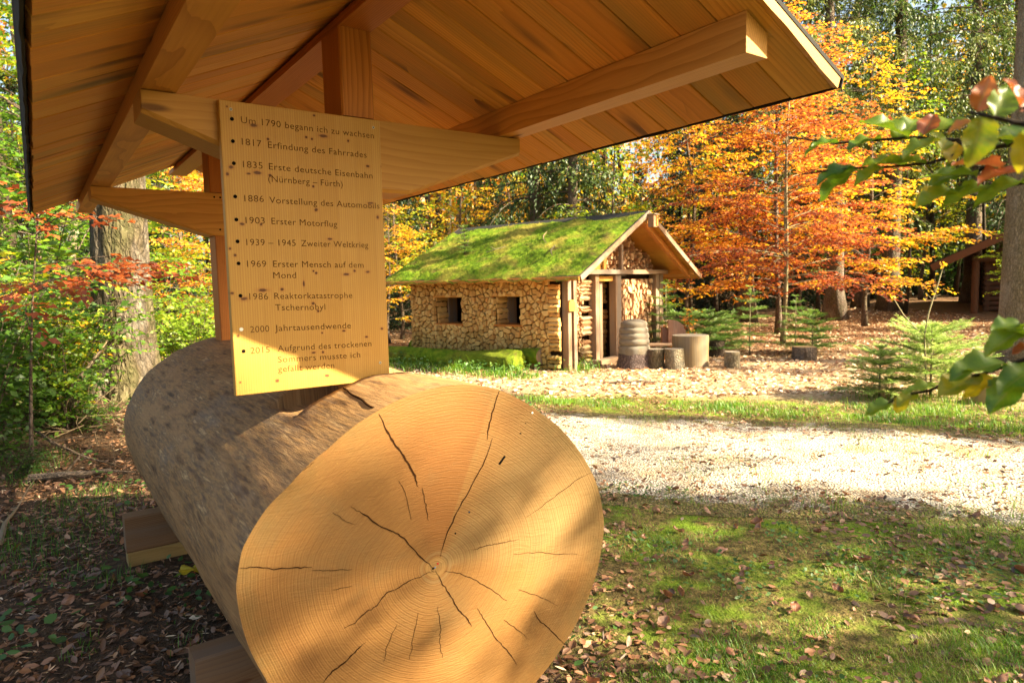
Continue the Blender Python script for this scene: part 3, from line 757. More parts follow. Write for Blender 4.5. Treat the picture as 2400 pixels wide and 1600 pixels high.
def slats(g, a0, a1, b0, b1, org, A, B, N, depth=.06, seed=0, full=True, lo=.045, hi=.095):
    """split pieces laid lengthwise, one per course"""
    r = np.random.default_rng(seed); b = b0
    while b < b1 - .02:
        h = min(r.uniform(lo, hi), b1 - b)
        segs = [(a0, a1)]
        if not full and r.uniform() < .65:
            k = a0 + (a1 - a0) * r.uniform(.25, .55); segs = [(a0, k), (k, a1)]
        for s0, s1 in segs:
            d = depth + r.uniform(-.025, .03); e0, e1 = s0 + r.uniform(0, .03), s1 - r.uniform(0, .03)
            if r.uniform() < .03: continue
            nn = 6; V = []; G = []
            for i in range(nn + 1):
                t = i / nn; a = e0 + (e1 - e0) * t; bow = .012 * math.sin(t * 3.1 + r.uniform(-.2, .2)) * r.choice([-1, 1]) * .5
                w0, w1 = b + .006 + r.normal(0, .004), b + h - .005 + r.normal(0, .004)
                for bb, dd_ in ((w0, 0), (w0, d * .8), ((w0 + w1) / 2, d + .012), (w1, d * .75), (w1, 0)):
                    V.append(org + a * A + (bb + bow) * B + dd_ * N); G.append((bb * .4 + t * .02, bb, a * .2))
            fs = []
            fl = np.dot(np.cross(A, B), N) > 0
            for i in range(nn):
                for j in range(4): q4 = (i * 5 + j, (i + 1) * 5 + j, (i + 1) * 5 + j + 1, i * 5 + j + 1); fs.append(q4 if not fl else q4[::-1])
            e1_, e2_ = tuple(range(5)), tuple(nn * 5 + j for j in range(5))
            fs += [e1_ if fl else e1_[::-1], e2_[::-1] if fl else e2_]
            g.add(np.array(V), fs, np.array(G), r.uniform(0, 1))
        b += h
U3, W3, Z3 = np.array([1., 0, 0]), np.array([0, 1., 0]), np.array([0, 0, 1.])
WT = .33
WIN = [(2.43, 3.21, .79, 1.36), (.91, 1.55, .80, 1.37)]
def zroof(u): return HZE + HS * (u + HOE) if u < HWF / 2 else HZE + HS * (HWF + HOE - u)
# long wall
g = Geo()
def wallbox(g, a0, a1, b0, b1, u0=.0, u1=WT): box(g, np.array([u0, a0, b0]), np.array([u1, a1, b1]), 2, .2)
ws = sorted(WIN)
for a0, a1, b0, b1 in ((0.02, ws[0][0], 0, 1.84), (ws[0][1], ws[1][0], 0, 1.84), (ws[1][1], HL, 0, 1.84)): wallbox(g, a0, a1, b0, b1)
for w_ in ws: wallbox(g, w_[0], w_[1], 0, w_[2]); wallbox(g, w_[0], w_[1], w_[3], 1.84)
lw = g.build('wall_core', M['back'], hut)
g = Geo()
firewood(g, .24, HL, 0.02, 1.86, .15, np.zeros(3), W3, Z3, -U3, .06, [(a - .0, b + .0, c_ - .0, d + .0) for a, b, c_, d in WIN], None, 5, 1.0, .028)
slats(g, .0, .25, .03, 1.82, np.zeros(3), W3, Z3, -U3, .075, 7, True, .06, .10)
for a0, a1, b0, b1 in WIN:      # stacked ends seen in the reveal
    slats(g, .0, WT, b0, b1, np.array([0, a1 + .004, 0]), U3, Z3, -W3, .03, int(a0 * 100), True, .09, .14)
g.build('firewood_wall', M['fire'], hut)
for a0, a1, b0, b1 in WIN:
    f_ = Geo(); beam(f_, (.14, a0 - .03, b1 + .012), (.14, a1 + .03, b1 + .012), .40, .05, .006); fr = f_.build('window', M['larch'], hut)
    f_ = Geo(); beam(f_, (WT + .12, a1 - .035, b0), (WT + .12, a1 - .035, b1), .05, .26, .004, up=(1, 0, 0)); f_.build('jamb', M['greywood'], fr)
    f_ = Geo(); beam(f_, (WT + .12, a0 + .02, b0), (WT + .12, a0 + .02, b1), .04, .26, .004, up=(1, 0, 0)); f_.build('jamb', M['greywood'], fr)
    f_ = Geo(); beam(f_, (.16, a0 - .02, b0 - .0), (.16, a1 + .02, b0 - .0), .44, .04, .006); f_.build('sill', M['larch_red'], fr)
# far, rear and right walls
g = Geo(); wallbox(g, WT, HL - .01, 0, 1.80, HWF - WT, HWF); box(g, np.array([WT, HL - WT, 0]), np.array([HWF - WT, HL - .01, 1.80]), 2, .2)
prism(g, [(.02, 1.805), (HWF - .02, 1.805), (HWF / 2, 2.86)], np.array([0, HL - WT, 0]), U3, Z3, W3, WT - .02); g.build('rear_wall', M['inner'], hut)
g = Geo(); firewood(g, 0, HWF, .02, 1.82, .13, np.array([0, HL - .01, 0]), U3, Z3, W3, .05, (), None, 15)
firewood(g, .1, HL - .1, .02, 1.80, .13, np.array([HWF, 0, 0]), W3, Z3, U3, .05, (), None, 16); g.build('firewood_wall', M['fire'], hut)
g = Geo(); box(g, np.array([.02, .0, -.02]), np.array([HWF - .02, HL - .03, .012]), 1, .1); g.build('floor', M['inner'], hut)
# front: panels between posts
g = Geo(); wallbox(g, .16, WT, 0, 1.74, .30, 1.12); wallbox(g, .16, WT, 0, 1.74, 2.07, 3.72); g.build('wall_core', M['back'], hut)
g = Geo()
firewood(g, .40, .80, .02, 1.66, .085, np.array([0, .16, 0]), U3, Z3, -W3, .10, (), None, 25, 1.2)
slats(g, .72, 1.12, .02, 1.66, np.array([0, .16, 0]), U3, Z3, -W3, .12, 27, True, .05, .12); g.build('firewood_panel', M['fire_f'], hut)
g = Geo(); firewood(g, 2.08, 3.67, .02, 1.64, .135, np.array([0, .16, 0]), U3, Z3, -W3, 0.11, (), None, 29, .75); g.build('firewood_panel', M['fire_f'], hut)
g = Geo(); slats(g, .0, WT, .02, 1.66, np.array([HWF + .05, 0.02, 0]), W3, Z3, U3, .04, 28)
g.build('firewood_panel', M['fire_f'], hut)
g = Geo(); prism(g, [(.5, 1.80), (HWF - .5, 1.80), (HWF / 2, 2.70)], np.array([0, .22, 0]), U3, Z3, W3, .1); g.build('gable_core', M['back'], hut)
g = Geo(); firewood(g, .55, HWF - .35, 1.83, 2.75, .10, np.array([0, .22, 0]), U3, Z3, -W3, .14, (), lambda a, b: b < zroof(a) - .11 and not 1.98 < a < 2.14, 33, 1.0, .10, [((-HS, 1.), HZE + HS * HOE - .10), ((HS, 1.), HZE + HS * (HWF + HOE) - .10)], .2)
g.build('gable_firewood', M['fire_f'], hut)
def hpost(name, p0, p1, w, h, mat='greywood', up=(0, 1, 0), ch=.006):
    g = Geo(); beam(g, p0, p1, w, h, ch, up=up); return g.build(name, M[mat], hut)
for (u0, u1, w0, w1) in ((.06, .165, -.12, .02), (.29, .40, -.09, .05), (3.63, 3.78, -.06, .1), (3.85, 4.02, -.04, .12)):
    hpost('post', ((u0 + u1) / 2, (w0 + w1) / 2, 0), ((u0 + u1) / 2, (w0 + w1) / 2, 1.735), u1 - u0, w1 - w0)
hpost('door_post', (1.165, .02, 0), (1.165, .02, 1.735), .13, .16)
hpost('door_post', (1.98, .02, 0), (1.98, .02, 1.735), .22, .16)
hpost('inner_post', (1.53, .15, 0.0), (1.53, .15, 1.60), .11, .13, 'greywood')
hpost('lintel', (.33, -.08, 1.79), (HWF + .05, -.08, 1.79), .13, .09, 'greywood', (0, 0, 1))
hpost('door_head', (1.24, .05, 1.66), (1.86, .05, 1.66), .10, .10, 'larch', (0, 0, 1))
hpost('door_sill', (.42, -.10, .035), (2.2, -.10, .035), .22, .10, 'greywood', (0, 0, 1), .012)
g = Geo(); slats(g, 1.45, 2.3, .02, 1.64, np.array([0, .34, 0]), U3, Z3, -W3, .05, 41, False, .08, .14); slats(g, .5, 1.5, .02, 1.64, np.array([1.10, 0.1, 0]), W3, Z3, U3, .04, 43)
g.build('inner_woodpile', M['fire'], hut)
hpost('king_post', (2.06, -.07, 1.836), (2.06, -.07, 2.34), .07, .08)
hpost('gable_post', (1.36, -.10, 1.84), (1.36, -.10, 2.13), .11, .05, 'spruce')
g = Geo(); prism(g, [(.34, 1.838), (1.28, 1.838), (1.28, zroof(1.28) - .13), ], np.array([0, -.06, 0]), U3, Z3, W3, .02, 1); g.build('gable_panel', M['spruce'], hut)
# rafters, purlins, soffit, verge
def slope(u, w, off=0.0):
    s_ = np.array([-HS, 0, 1.]) if u < HWF / 2 else np.array([HS, 0, 1.])
    return np.array([u, w, zroof(u)]) + norm(s_) * off
for w_ in (-.55,):
    hpost('rafter', slope(.35, w_ + .47, -.12), slope(HWF / 2 - .02, w_ + .47, -.12), .09, .12, 'larch_red', (0, 0, 1))
    hpost('rafter', slope(HWF / 2 + .02, w_, -.12), slope(HWF + .28, w_, -.12), .09, .12, 'larch_red', (0, 0, 1))
hpost('purlin', (HWF + .18, -.70, 1.80), (HWF + .18, HL, 1.80), .12, .15, 'larch', (0, 0, 1))
hpost('purlin', (-.14, -.62, 1.76), (-.14, HL + .3, 1.76), .10, .10, 'larch', (0, 0, 1))
hpost('ridge_purlin', (HWF / 2, -.68, HZR - .17), (HWF / 2, HL + .3, HZR - .17), .12, .16, 'larch', (0, 0, 1))
for sg in (0, 1):
    g = Geo(); u = -HOE if sg == 0 else HWF / 2
    e = HWF / 2 if sg == 0 else HWF + HOE; k = 0
    while u < e - .01:
        w_ = min(.165 + .03 * math.sin(k * 2.1), e - u); k += 1
        a, b = slope(u + .002, -HOV + .012, -.05), slope(u + w_ - .002, -HOV + .012, -.05)
        if sg == 0 and u < HWF / 2 <= u + w_: b = slope(HWF / 2 - .001, -HOV + .012, -.05)
        d = b - a; L = np.linalg.norm(d); up = norm(np.cross(d, W3)); up = up * np.sign(up[2])
        prism(g, [(0, 0), (L, 0), (L, .022), (0, .022)], a, norm(d), up, W3, HL + HOV + HOVR - .024, 0)
        u += w_
    g.build('roof_boarding', M['larch'], hut)
    g = Geo()
    a, b = (slope(-HOE, -HOV, -.028), slope(HWF / 2 - .001, -HOV, -.028)) if sg == 0 else (slope(HWF / 2 + .001, -HOV, -.028), slope(HWF + HOE, -HOV, -.028))
    d = b - a; L = np.linalg.norm(d); up = norm(np.cross(d, W3)); up = up * np.sign(up[2])
    prism(g, [(0, 0), (L, 0), (L, .03), (0, .03)], a, norm(d), up, W3, HL + HOV + HOVR, 0); g.build('roof_felt', M['felt'], hut)
    # grey verge board
    g = Geo(); prism(g, [(0, -.065), (L, -.065), (L, .03), (0, .03)], a - W3 * .026, norm(d), up, W3, .025, 1); g.build('verge_board', M['greywood'], hut)
    g = Geo(); prism(g, [(0, -.06), (L, -.06), (L, .03), (0, .03)], a + W3 * (HL + HOV + HOVR + .001), norm(d), up, W3, .02, 1); g.build('verge_board', M['greywood'], hut)
g = Geo(); hpost('eaves_board', (-HOE - .012, -HOV, HZE - .04), (-HOE - .012, HL + HOVR, HZE - .04), .02, .07, 'larch', (0, 0, 1))
hpost('eaves_board', (HWF + HOE + .012, -HOV, HZE - .04), (HWF + HOE + .012, HL + HOVR, HZE - .04), .02, .08, 'larch', (0, 0, 1))

def moss_mat(name, dry=.45):
    m = NT(name); g = m.n('TexCoord').outputs['Object']
    n1 = m.noise(g, 1.3, 5, .65); n2 = m.noise(g, 9, 5, .65); n3 = m.noise(g, 60, 3, .6); n4 = m.noise(g, 3.2, 4, .6)
    col = m.ramp(n2, [(.3, (.045, .085, .008)), (.5, (.12, .205, .012)), (.7, (.22, .28, .022))])
    col = m.mix(m.rng(n1, .46, .62, 0, dry), col, (.33, .25, .05))
    col = m.mix(m.rng(n4, .55, .70, 0, .75), col, (.12, .07, .03))
    col = m.mix(m.rng(n3, .5, .75, 0, .55), col, (.04, .055, .008))
    t = m.attr('tone'); col = m.mix(m.rng(t, .9, 1.0), col, (.26, .27, .05))
    h = m.math('ADD', n2, m.math('MULTIPLY', n3, .8))
    return m.done(m.bsdf(col, .9, m.bump(h, 1.0, .04), .1))
M['moss'] = moss_mat('roof_moss', .75)
nx, ny = 150, 90
uu, ww, fq = grid(0, 1, 0, 1, nx, ny)
W_ = -HOV + .02 + (HL + HOV + HOVR - .03) * uu
Lb = HWF / 2 + HOE
edge = .16 + .13 * snoise(np.stack([W_ * 1.0, W_ * 0], 1), 51, 4, 2.2); edge = np.clip(edge, -.03, .34)
uv_ = -HOE - .02 + (Lb - edge + .02) * ww
th_ = .045 + .045 * snoise(np.stack([W_, uv_], 1), 52, 5, 2.5) + .012 * snoise(np.stack([W_, uv_], 1), 53, 3, 12.0)
th_ = np.maximum(th_, .006) * np.clip(np.minimum.reduce([ww * 9 + .15, (1 - ww) * 6, uu * 25 + .1, (1 - uu) * 25 + .1]), 0, 1) + .004
droop = np.where(ww < .012, -.05 + .03 * snoise(np.stack([W_, W_ * 0], 1), 54, 3, 6.0), 0)
s_ = norm(np.array([-HS, 0, 1.]))
P = np.stack([uv_, W_, HZE + HS * (uv_ + HOE)], 1) + s_ * th_[:, None] + np.stack([0 * droop - (droop < 0) * .02, 0 * droop, droop], 1)
r = np.random.default_rng(60)
nb = 17000; bi = r.integers(0, len(P), nb); B0 = P[bi] + r.normal(0, .015, (nb, 3)) * [1, 1, .2] + [0, 0, -.008]
hgt = r.uniform(.012, .035, nb) * (1 + (r.uniform(size=nb) < .04) * 2); dr = norm(np.stack([r.normal(0, .5, nb) - .25, r.normal(0, .5, nb), np.ones(nb)], 1))
sd_ = norm(np.stack([r.normal(size=nb), r.normal(size=nb), np.zeros(nb)], 1)) * .006
Vb = np.stack([B0 - sd_, B0 + sd_, B0 + dr * hgt[:, None]], 1).reshape(-1, 3)
Vm = np.concatenate([P, Vb]); tm = np.concatenate([np.full(len(P), .5), np.tile([.6, .6, .97], nb)])
fm = [tuple(q) for q in fq] + [tuple(q) for q in (len(P) + np.arange(nb * 3).reshape(-1, 3)).tolist()]
mk('roof_moss', Vm, fm, M['moss'], hut, None, tm, True)

# ------------------------------------------------------------------ things on and around the hut
def child_obj(g, name, mat, parent, **k): return g.build(name, mat, parent, **k)
q = HP(HWF / 2, -HOV - .03, HZR - .36)
nb_ = empty('nest_box', tuple(q), HA, 'small weathered nest box hung at the peak of the hut gable', 'nest box')
nb_.scale = (.78, .78, .78); g = Geo(); prism(g, [(-.10, 0), (.10, 0), (.10, .30), (-.10, .30)], (0, -.155, .04), U3, Z3, W3, .15, 2); g.build('box', M['greywood'], nb_)
g = Geo(); prism(g, [(-.14, .34), (.14, .34), (.14, .365), (-.14, .365)], (0, -.20, 0), U3, Z3, W3, .22, 1); g.build('lid', M['greywood'], nb_)
g = Geo(); prism(g, [(.02, .02), (.10, .02), (.10, .31), (.02, .31)], (0.0, -.175, .05), U3, Z3, W3, .018, 2); fp = g.build('front_panel', M['spruce'], nb_)
disc('entrance_hole', np.array([.06, -.178, .27]), -W3, .017, .004, M['dark'], nb_)
q = HP(.125, -.135, 1.08)
sg_ = empty('bird_house', tuple(q), HA, 'little house-shaped wooden plaque nailed to the corner post of the hut', 'plaque')
g = Geo(); prism(g, [(-.10, 0), (.10, 0), (.10, .15), (.05, .205), (-.05, .205), (-.10, .15)], (0, -.03, 0), U3, Z3, W3, .028, 2); g.build('plaque', M['spruce'], sg_)
disc('mark', np.array([.0, -.031, .15]), -W3, .012, .002, M['sleeper_pale'], sg_)

def bark_mat(name, cols, bumpd=.02, sc=1.0, moss=.0, lichen=.0):
    m = NT(name); g = m.attr('gr', 'Vector')
    v = m.n('TexVoronoi', {'Vector': m.vadd(m.vmul(g, (8 * sc, 17 * sc, 17 * sc)), m.vmul(m.noise(m.vmul(g, (5 * sc, 14 * sc, 14 * sc)), 1, 4, .65, 1), (1.5, 1.5, 1.5))), 'Scale': 1.0}, feature='DISTANCE_TO_EDGE').outputs[0]
    n1 = m.noise(m.vmul(g, (6 * sc, 26 * sc, 26 * sc)), 1, 5, .65); n2 = m.noise(m.vmul(g, (.9, 2.5, 2.5)), 1, 4, .6)
    col = m.ramp(n1, [(.3, cols[0]), (.5, cols[1]), (.7, cols[2])])
    col = m.mix(m.rng(v, .0, .13, .6, 0), col, tuple(x * .3 for x in cols[0]))
    if moss: col = m.mix(m.math('MULTIPLY', m.rng(n2, .45, .65), moss), col, (.10, .11, .03))
    if lichen: col = m.mix(m.math('MULTIPLY', m.rng(n2, .5, .36), lichen), col, (.38, .36, .30))
    h = m.math('ADD', m.math('MULTIPLY', m.rng(v, 0, .3), 1.0), m.math('MULTIPLY', n1, .5))
    return m.done(m.bsdf(col, .85, m.bump(h, .9, bumpd), .15))
M['bark_big'] = bark_mat('furrowed_bark', [(.03, .02, .013), (.075, .052, .034), (.14, .105, .072)], .035, .8, .35, .2)
M['bark'] = bark_mat('conifer_bark', [(.07, .045, .032), (.14, .095, .07), (.22, .165, .13)], .02, 1.3, .3, .2)
M['bark_dark'] = bark_mat('dark_bark', [(.03, .02, .014), (.055, .036, .026), (.09, .06, .045)], .02, 1.5, .2)
M['bark_red'] = bark_mat('reddish_bark', [(.11, .05, .03), (.20, .095, .06), (.30, .165, .11)], .02, 1.3)
M['bark_smooth'] = bark_mat('smooth_bark', [(.19, .155, .095), (.29, .24, .14), (.38, .32, .19)], .004, .4, .3)
M['bark_beige'] = bark_mat('grey_green_bark', [(.15, .115, .075), (.24, .19, .125), (.33, .27, .19)], .02, 1.7, .25, .35)
M['cut'] = wood('cut_end', (.45, .29, .14), (.28, .16, .07), (.40, .25, .12), 30, .5, .8, 0)
M['cut_grey'] = wood('grey_cut', (.30, .25, .19), (.17, .135, .10), (.26, .21, .16), 30, .5, .8, 0)
M['oldwood'] = wood('stripped_stump', (.27, .19, .10), (.10, .068, .04), (.22, .15, .085), 10, .65, .8, .2, weather=.7, grey=(.15, .125, .095))

def stump(name, x, y, r, h, mat, top, label, cat, group=None, flare=.08, seed=0, lean=0.0, z0=None):
    z0 = float(gz(x, y)[0]) if z0 is None else z0
    e = empty(name, (x, y, z0), 0, label, cat, group)
    n = 28; th = np.arange(n) / n * 2 * PI; zs = [-.03, .02, .06, h * .3, h * .6, h - .015, h]; V = []; G = []
    for z in zs:
        rr = r * (1 + flare * math.exp(-max(z, 0) / .08)) * (1 - (.02 if z == h else 0)) * (1 + .05 * snoise(np.stack([np.cos(th) * 1.6, np.sin(th) * 1.6, np.full(n, z * .6 + seed)], 1), seed, 3, 1.3))
        V.append(np.stack([rr * np.cos(th) + lean * z, rr * np.sin(th), np.full(n, z)], 1)); G.append(np.stack([np.full(n, z), r * np.cos(th), r * np.sin(th)], 1))
    fs = [(i * n + j, i * n + (j + 1) % n, (i + 1) * n + (j + 1) % n, (i + 1) * n + j) for i in range(len(zs) - 1) for j in range(n)]
    mk('trunk_section', np.concatenate(V), fs, M[mat], e, np.concatenate(G) + seed, None, True)
    rim = V[-1]; V2 = [rim, rim * np.array([.5, .5, 1]) + [0, 0, .002], np.array([[lean * h, 0, h + .003]])]
    fs = [(j, (j + 1) % n, n + (j + 1) % n, n + j) for j in range(n)] + [(n + j, n + (j + 1) % n, 2 * n) for j in range(n)]
    V2 = np.concatenate(V2); mk('cut_top', V2, fs, M[top], e, np.stack([V2[:, 2] * .1, V2[:, 0], V2[:, 1]], 1), .4)
    return e
stump('log_table', 3.33, 12.40, .335, .57, 'oldwood', 'cut_grey', 'broad upright log section used as a table in front of the hut', 'table', seed=1, flare=.03)
stump('log_stool', 2.63, 12.20, .165, .35, 'bark', 'cut_grey', 'low bark-covered log stool between the carved beehive and the log table', 'stool', seed=2, flare=.03)
stump('log_stool', 2.97, 12.07, .17, .36, 'bark_beige', 'cut_grey', 'low log stool with peeling bark, right in front of the log table', 'stool', seed=3, flare=.03, lean=-.08)
stump('log_stool', 3.99, 12.02, .135, .29, 'bark_beige', 'cut_grey', 'lone short log block standing on the litter right of the log table', 'stool', seed=4, flare=.02)
stump('tree_stump', 4.24, 13.85, .20, .32, 'bark_dark', 'bark_dark', 'dark rotten stump half hidden behind the log table', 'stump', seed=5, flare=.12)
stump('tree_stump', 5.72, 12.98, .215, .26, 'bark', 'cut', 'low barked stump beside the young spruces at the clearing edge', 'stump', seed=6, flare=.05)
# carved beehive
bx, by = 2.27, 12.34
bh = empty('carved_beehive', (bx, by, float(gz(bx, by)[0])), HA, 'beehive carved from a log, ribbed like a straw skep, beside the hut door', 'sculpture')
n = 32; th = np.arange(n) / n * 2 * PI
def lathe(prof, name, mat, parent, jag=None, sm=True):
    V = []; G = []
    for r_, z in prof:
        rr = r_ * (1 + .02 * snoise(np.stack([np.cos(th) * 2, np.sin(th) * 2, np.full(n, z * 2)], 1), 9, 3, 1.3)); zz_ = np.full(n, z)
        if jag and z in jag: zz_ = z + jag[z] * np.sin(th * 5 + 1) * .5 + jag[z] * np.sin(th * 9) * .3
        V.append(np.stack([rr * np.cos(th), rr * np.sin(th), zz_], 1)); G.append(np.stack([np.full(n, z), r_ * np.cos(th), r_ * np.sin(th)], 1))
    fs = [(i * n + j, i * n + (j + 1) % n, (i + 1) * n + (j + 1) % n, (i + 1) * n + j) for i in range(len(prof) - 1) for j in range(n)]
    fs.append(tuple((len(prof) - 1) * n + j for j in range(n)))
    return mk(name, np.concatenate(V), fs, mat, parent, np.concatenate(G), None, sm)
M['skep'] = wood('carved_grey', (.21, .17, .125), (.10, .08, .055), (.17, .14, .10), 14, .5, .8, .1, weather=.6, grey=(.16, .15, .135))
M['bark_purple'] = bark_mat('stump_bark', [(.09, .06, .055), (.17, .12, .11), (.24, .18, .16)], .03, 1.8)
lathe([(.335, -.03), (.33, .05), (.30, .15), (.285, .25), (.28, .30)], 'stump_base', M['bark_purple'], bh, {.30: .03})
pr_ = [(.285, .26), (.29, .34), (.285, .40), (.25, .425)]
for i in range(4):
    z = .43 + i * .105; r_ = .282 - .012 * i * i / 3
    pr_ += [(r_ - .016, z), (r_, z + .025), (r_ + .002, z + .07), (r_ - .008, z + .10)]
pr_ += [(.21, .86), (.12, .895), (.03, .90)]
lathe(pr_, 'skep', M['skep'], bh, {.26: .03})
# carved bench
BY_ = 13.2; bo = at(1550, 850, BY_) * [1, 1, 0]
be = empty('carved_bench', tuple(bo), 0, 'low plank bench with carved scalloped wing backrests behind the log table', 'bench')
def bl(u, v): return at(u, v, BY_) - bo
g = Geo(); beam(g, bl(1508, 808), bl(1600, 806), .34, .05, .012); g.build('seat', M['greywood'], be)
g = Geo(); q = bl(1561, 812); beam(g, (q[0], .0, -.02), (q[0], .0, q[2] - .025), .22, .18, .02, up=(1, 0, 0)); g.build('leg', M['larch_red'], be)
g = Geo(); q = bl(1514, 812); beam(g, (q[0], .0, -.02), (q[0], .0, q[2] - .025), .22, .14, .02, up=(1, 0, 0)); g.build('leg', M['larch_red'], be)
M['wing'] = wood('carved_wing', (.33, .165, .10), (.15, .06, .035), (.28, .13, .08), 22, .7, .75, .3, weather=.35, grey=(.26, .20, .16))
def wing(px, h, w, name, ang):
    pol = [(0, 0), (w, 0)]
    for k in range(26):
        t = k / 25; a = t * PI * .5
        rr = 1 + .05 * abs(math.sin(t * PI * 3.5))
        pol.append((w * math.cos(a) ** .75 * rr, h * (.28 + .72 * math.sin(a) ** .8) * (.97 + .03 * rr)))
    ax = np.array([math.cos(ang), math.sin(ang), 0]); g = Geo()
    prism(g, pol, px, ax, Z3, np.cross(ax, Z3), .09, 2, .3); return g.build(name, M['wing'], be)
wing(bl(1568, 804) + [0, .10, 0], .46, .33, 'backrest', -.1); wing(bl(1554, 804) + [0, .22, 0], .31, .15, 'backrest', .2)

# fallen logs
def flog(name, p0, p1, r0, r1, mat, label, cat, sag=0, moss=False, endmat='cut', seed=0, n=36):
    p0, p1 = np.array(p0), np.array(p1); m_ = 24
    e = empty(name, tuple((p0 + p1) / 2 * [1, 1, 0]), 0, label, cat); o = (p0 + p1) / 2 * [1, 1, 0]
    t = np.linspace(0, 1, m_); pts = p0 + (p1 - p0) * t[:, None] - o; pts[:, 2] -= sag * np.sin(t * PI)
    g = Geo(); tube(g, pts, r0 + (r1 - r0) * t, n, .5, True, .20 if moss else .04, seed)
    g.build('trunk', M[mat], e, True)
    d = norm(p1 - p0)
    for p, r, s_ in ((p0, r0, -1), (p1, r1, 1)):
        g = Geo(); tube(g, [p - o + d * s_ * .001, p - o + d * s_ * .006], r * .96, 20); q = g.build('cut_end', M[endmat], e)
    return e
M['logmoss'] = moss_mat('log_moss', .25)
ml = flog('mossy_log', (.12, 12.18, .15), (-2.75, 14.3, .14), .21, .20, 'logmoss', 'thick rotting log overgrown with bright moss along the hut wall', 'log', .02, True, 'logmoss', 3)
flog('mossy_log', (.55, 12.35, .24), (-2.3, 15.4, .20), .16, .15, 'logmoss', 'thinner dark mossy log lying behind the thick mossy log at the wall foot', 'log', .01, True, 'oldwood', 4)
flog('cut_log', (5.66, 7.98, .125), (7.9, 8.75, .16), .128, .12, 'bark_smooth', 'pale freshly sawn log lying in the sunlit grass at the right edge', 'log', 0, False, 'cut', 5)
tw = empty('dead_branch', (1.85, 10.3, 0.0), .3, 'crooked dead branch lying on the sunlit leaf litter before the hut', 'branch')
g = Geo(); tube(g, [(-.35, .1, .02), (-.2, .05, .05), (0, 0, .03), (.15, -.06, .05), (.35, -.05, .02), (.5, -.02, .03)], [.012, .016, .02, .018, .014, .008], 6); tube(g, [(-.1, .03, .04), (-.12, .12, .14), (-.05, .15, .2)], [.01, .008, .004], 5); tube(g, [(.1, -.04, .04), (.2, .08, .03), (.28, .12, .02)], [.01, .008, .004], 5)
g.build('stem', M['bark'], tw)
r = np.random.default_rng(77)
for (u, w, L, a, lb, mt) in ((.95, .95, .62, .6, 'pale curved stick lying on the moss in the middle of the hut roof', 'oldwood'), (.55, 1.95, .4, 2.1, 'short forked twig on the moss near the middle eaves of the hut roof', 'bark_smooth'), (.9, 3.0, .5, .8, 'grey twig on the moss beside the little spruce on the hut roof', 'oldwood'), (.35, .35, .5, .5, 'thin stick on the moss near the front gable of the hut roof', 'bark')):
    p = slope(u, w, .075); q = HP(p[0], p[1], p[2])
    e = empty('stick', tuple(q), HA + a, lb, 'stick')
    g = Geo(); tt = np.linspace(-.5, .5, 7)
    pts = np.stack([tt * L, .06 * L * np.cos(tt * 3) * 2, tt * 0 + HS * tt * L * math.cos(a) + .01], 1); tube(g, pts, .011 - .008 * np.abs(tt), 5); g.build('stem', M[mt], e)
    if 'forked' in lb: g = Geo(); tube(g, [pts[3], pts[3] + [.08, .12, .05]], [.007, .003], 5); g.build('fork', M[mt], e)

# log cabin in the shade at the right
CBX, CBY = at(2283, 740, 22.4)[:2]
CA = math.radians(-34)
cb = empty('log_cabin', (CBX, CBY, .3), CA, 'dark log cabin with an overhanging roof half hidden behind the right-hand trunk', 'cabin')
M['cabin'] = wood('cabin_log', (.10, .05, .028), (.045, .022, .013), (.08, .038, .022), 20, .5, .8, .2)
M['cabin_red'] = wood('cabin_fascia', (.15, .065, .032), (.07, .03, .016), (.12, .055, .028), 20, .5, .8, .2)
g = Geo()
for k in range(11):
    tube(g, [(.25, .35, .1 + k * .17), (6.2, .35, .1 + k * .17)], .09, 10); tube(g, [(.35, .25, .1 + k * .17), (.35, 5, .1 + k * .17)], .09, 10)
g.build('log_wall', M['cabin'], cb)
g = Geo(); prism(g, [(.3, 1.92), (6.2, 1.92), (3.25, 3.4)], (0, .38, 0), U3, Z3, W3, .1, 1); g.build('gable', M['cabin'], cb)
g = Geo(); tube(g, [(0, 0, -.35), (0, 0, 1.75)], .11, 12); g.build('post', M['cabin_red'], cb)
g = Geo(); tube(g, [(-.1, -.02, 1.78), (6.6, -.02, 1.78)], .11, 12); g.build('tie_beam', M['cabin'], cb)
for sgn, x0, x1 in ((-1, -1.25, 3.25), (1, 3.25, 7.75)):
    z0, z1 = (1.55, 3.75) if sgn < 0 else (3.75, 1.55)
    a, b = np.array([x0, -.9, z0]), np.array([x1, -.9, z1]); d = b - a; L = np.linalg.norm(d); up = norm(np.cross(d, W3)); up *= np.sign(up[2])
    g = Geo(); prism(g, [(0, 0), (L, 0), (L, .05), (0, .05)], a, norm(d), up, W3, 6.5, 0); g.build('roof', M['cabin_red'], cb)
    g = Geo(); prism(g, [(0, -.16), (L, -.16), (L, .07), (0, .07)], a - W3 * .05, norm(d), up, W3, .045, 1); g.build('barge_board', M['cabin_red'], cb)
    g = Geo(); prism(g, [(0, .052), (L, .052), (L, .10), (0, .10)], a, norm(d), up, W3, 6.5, 0); g.build('roof_covering', M['felt'], cb)

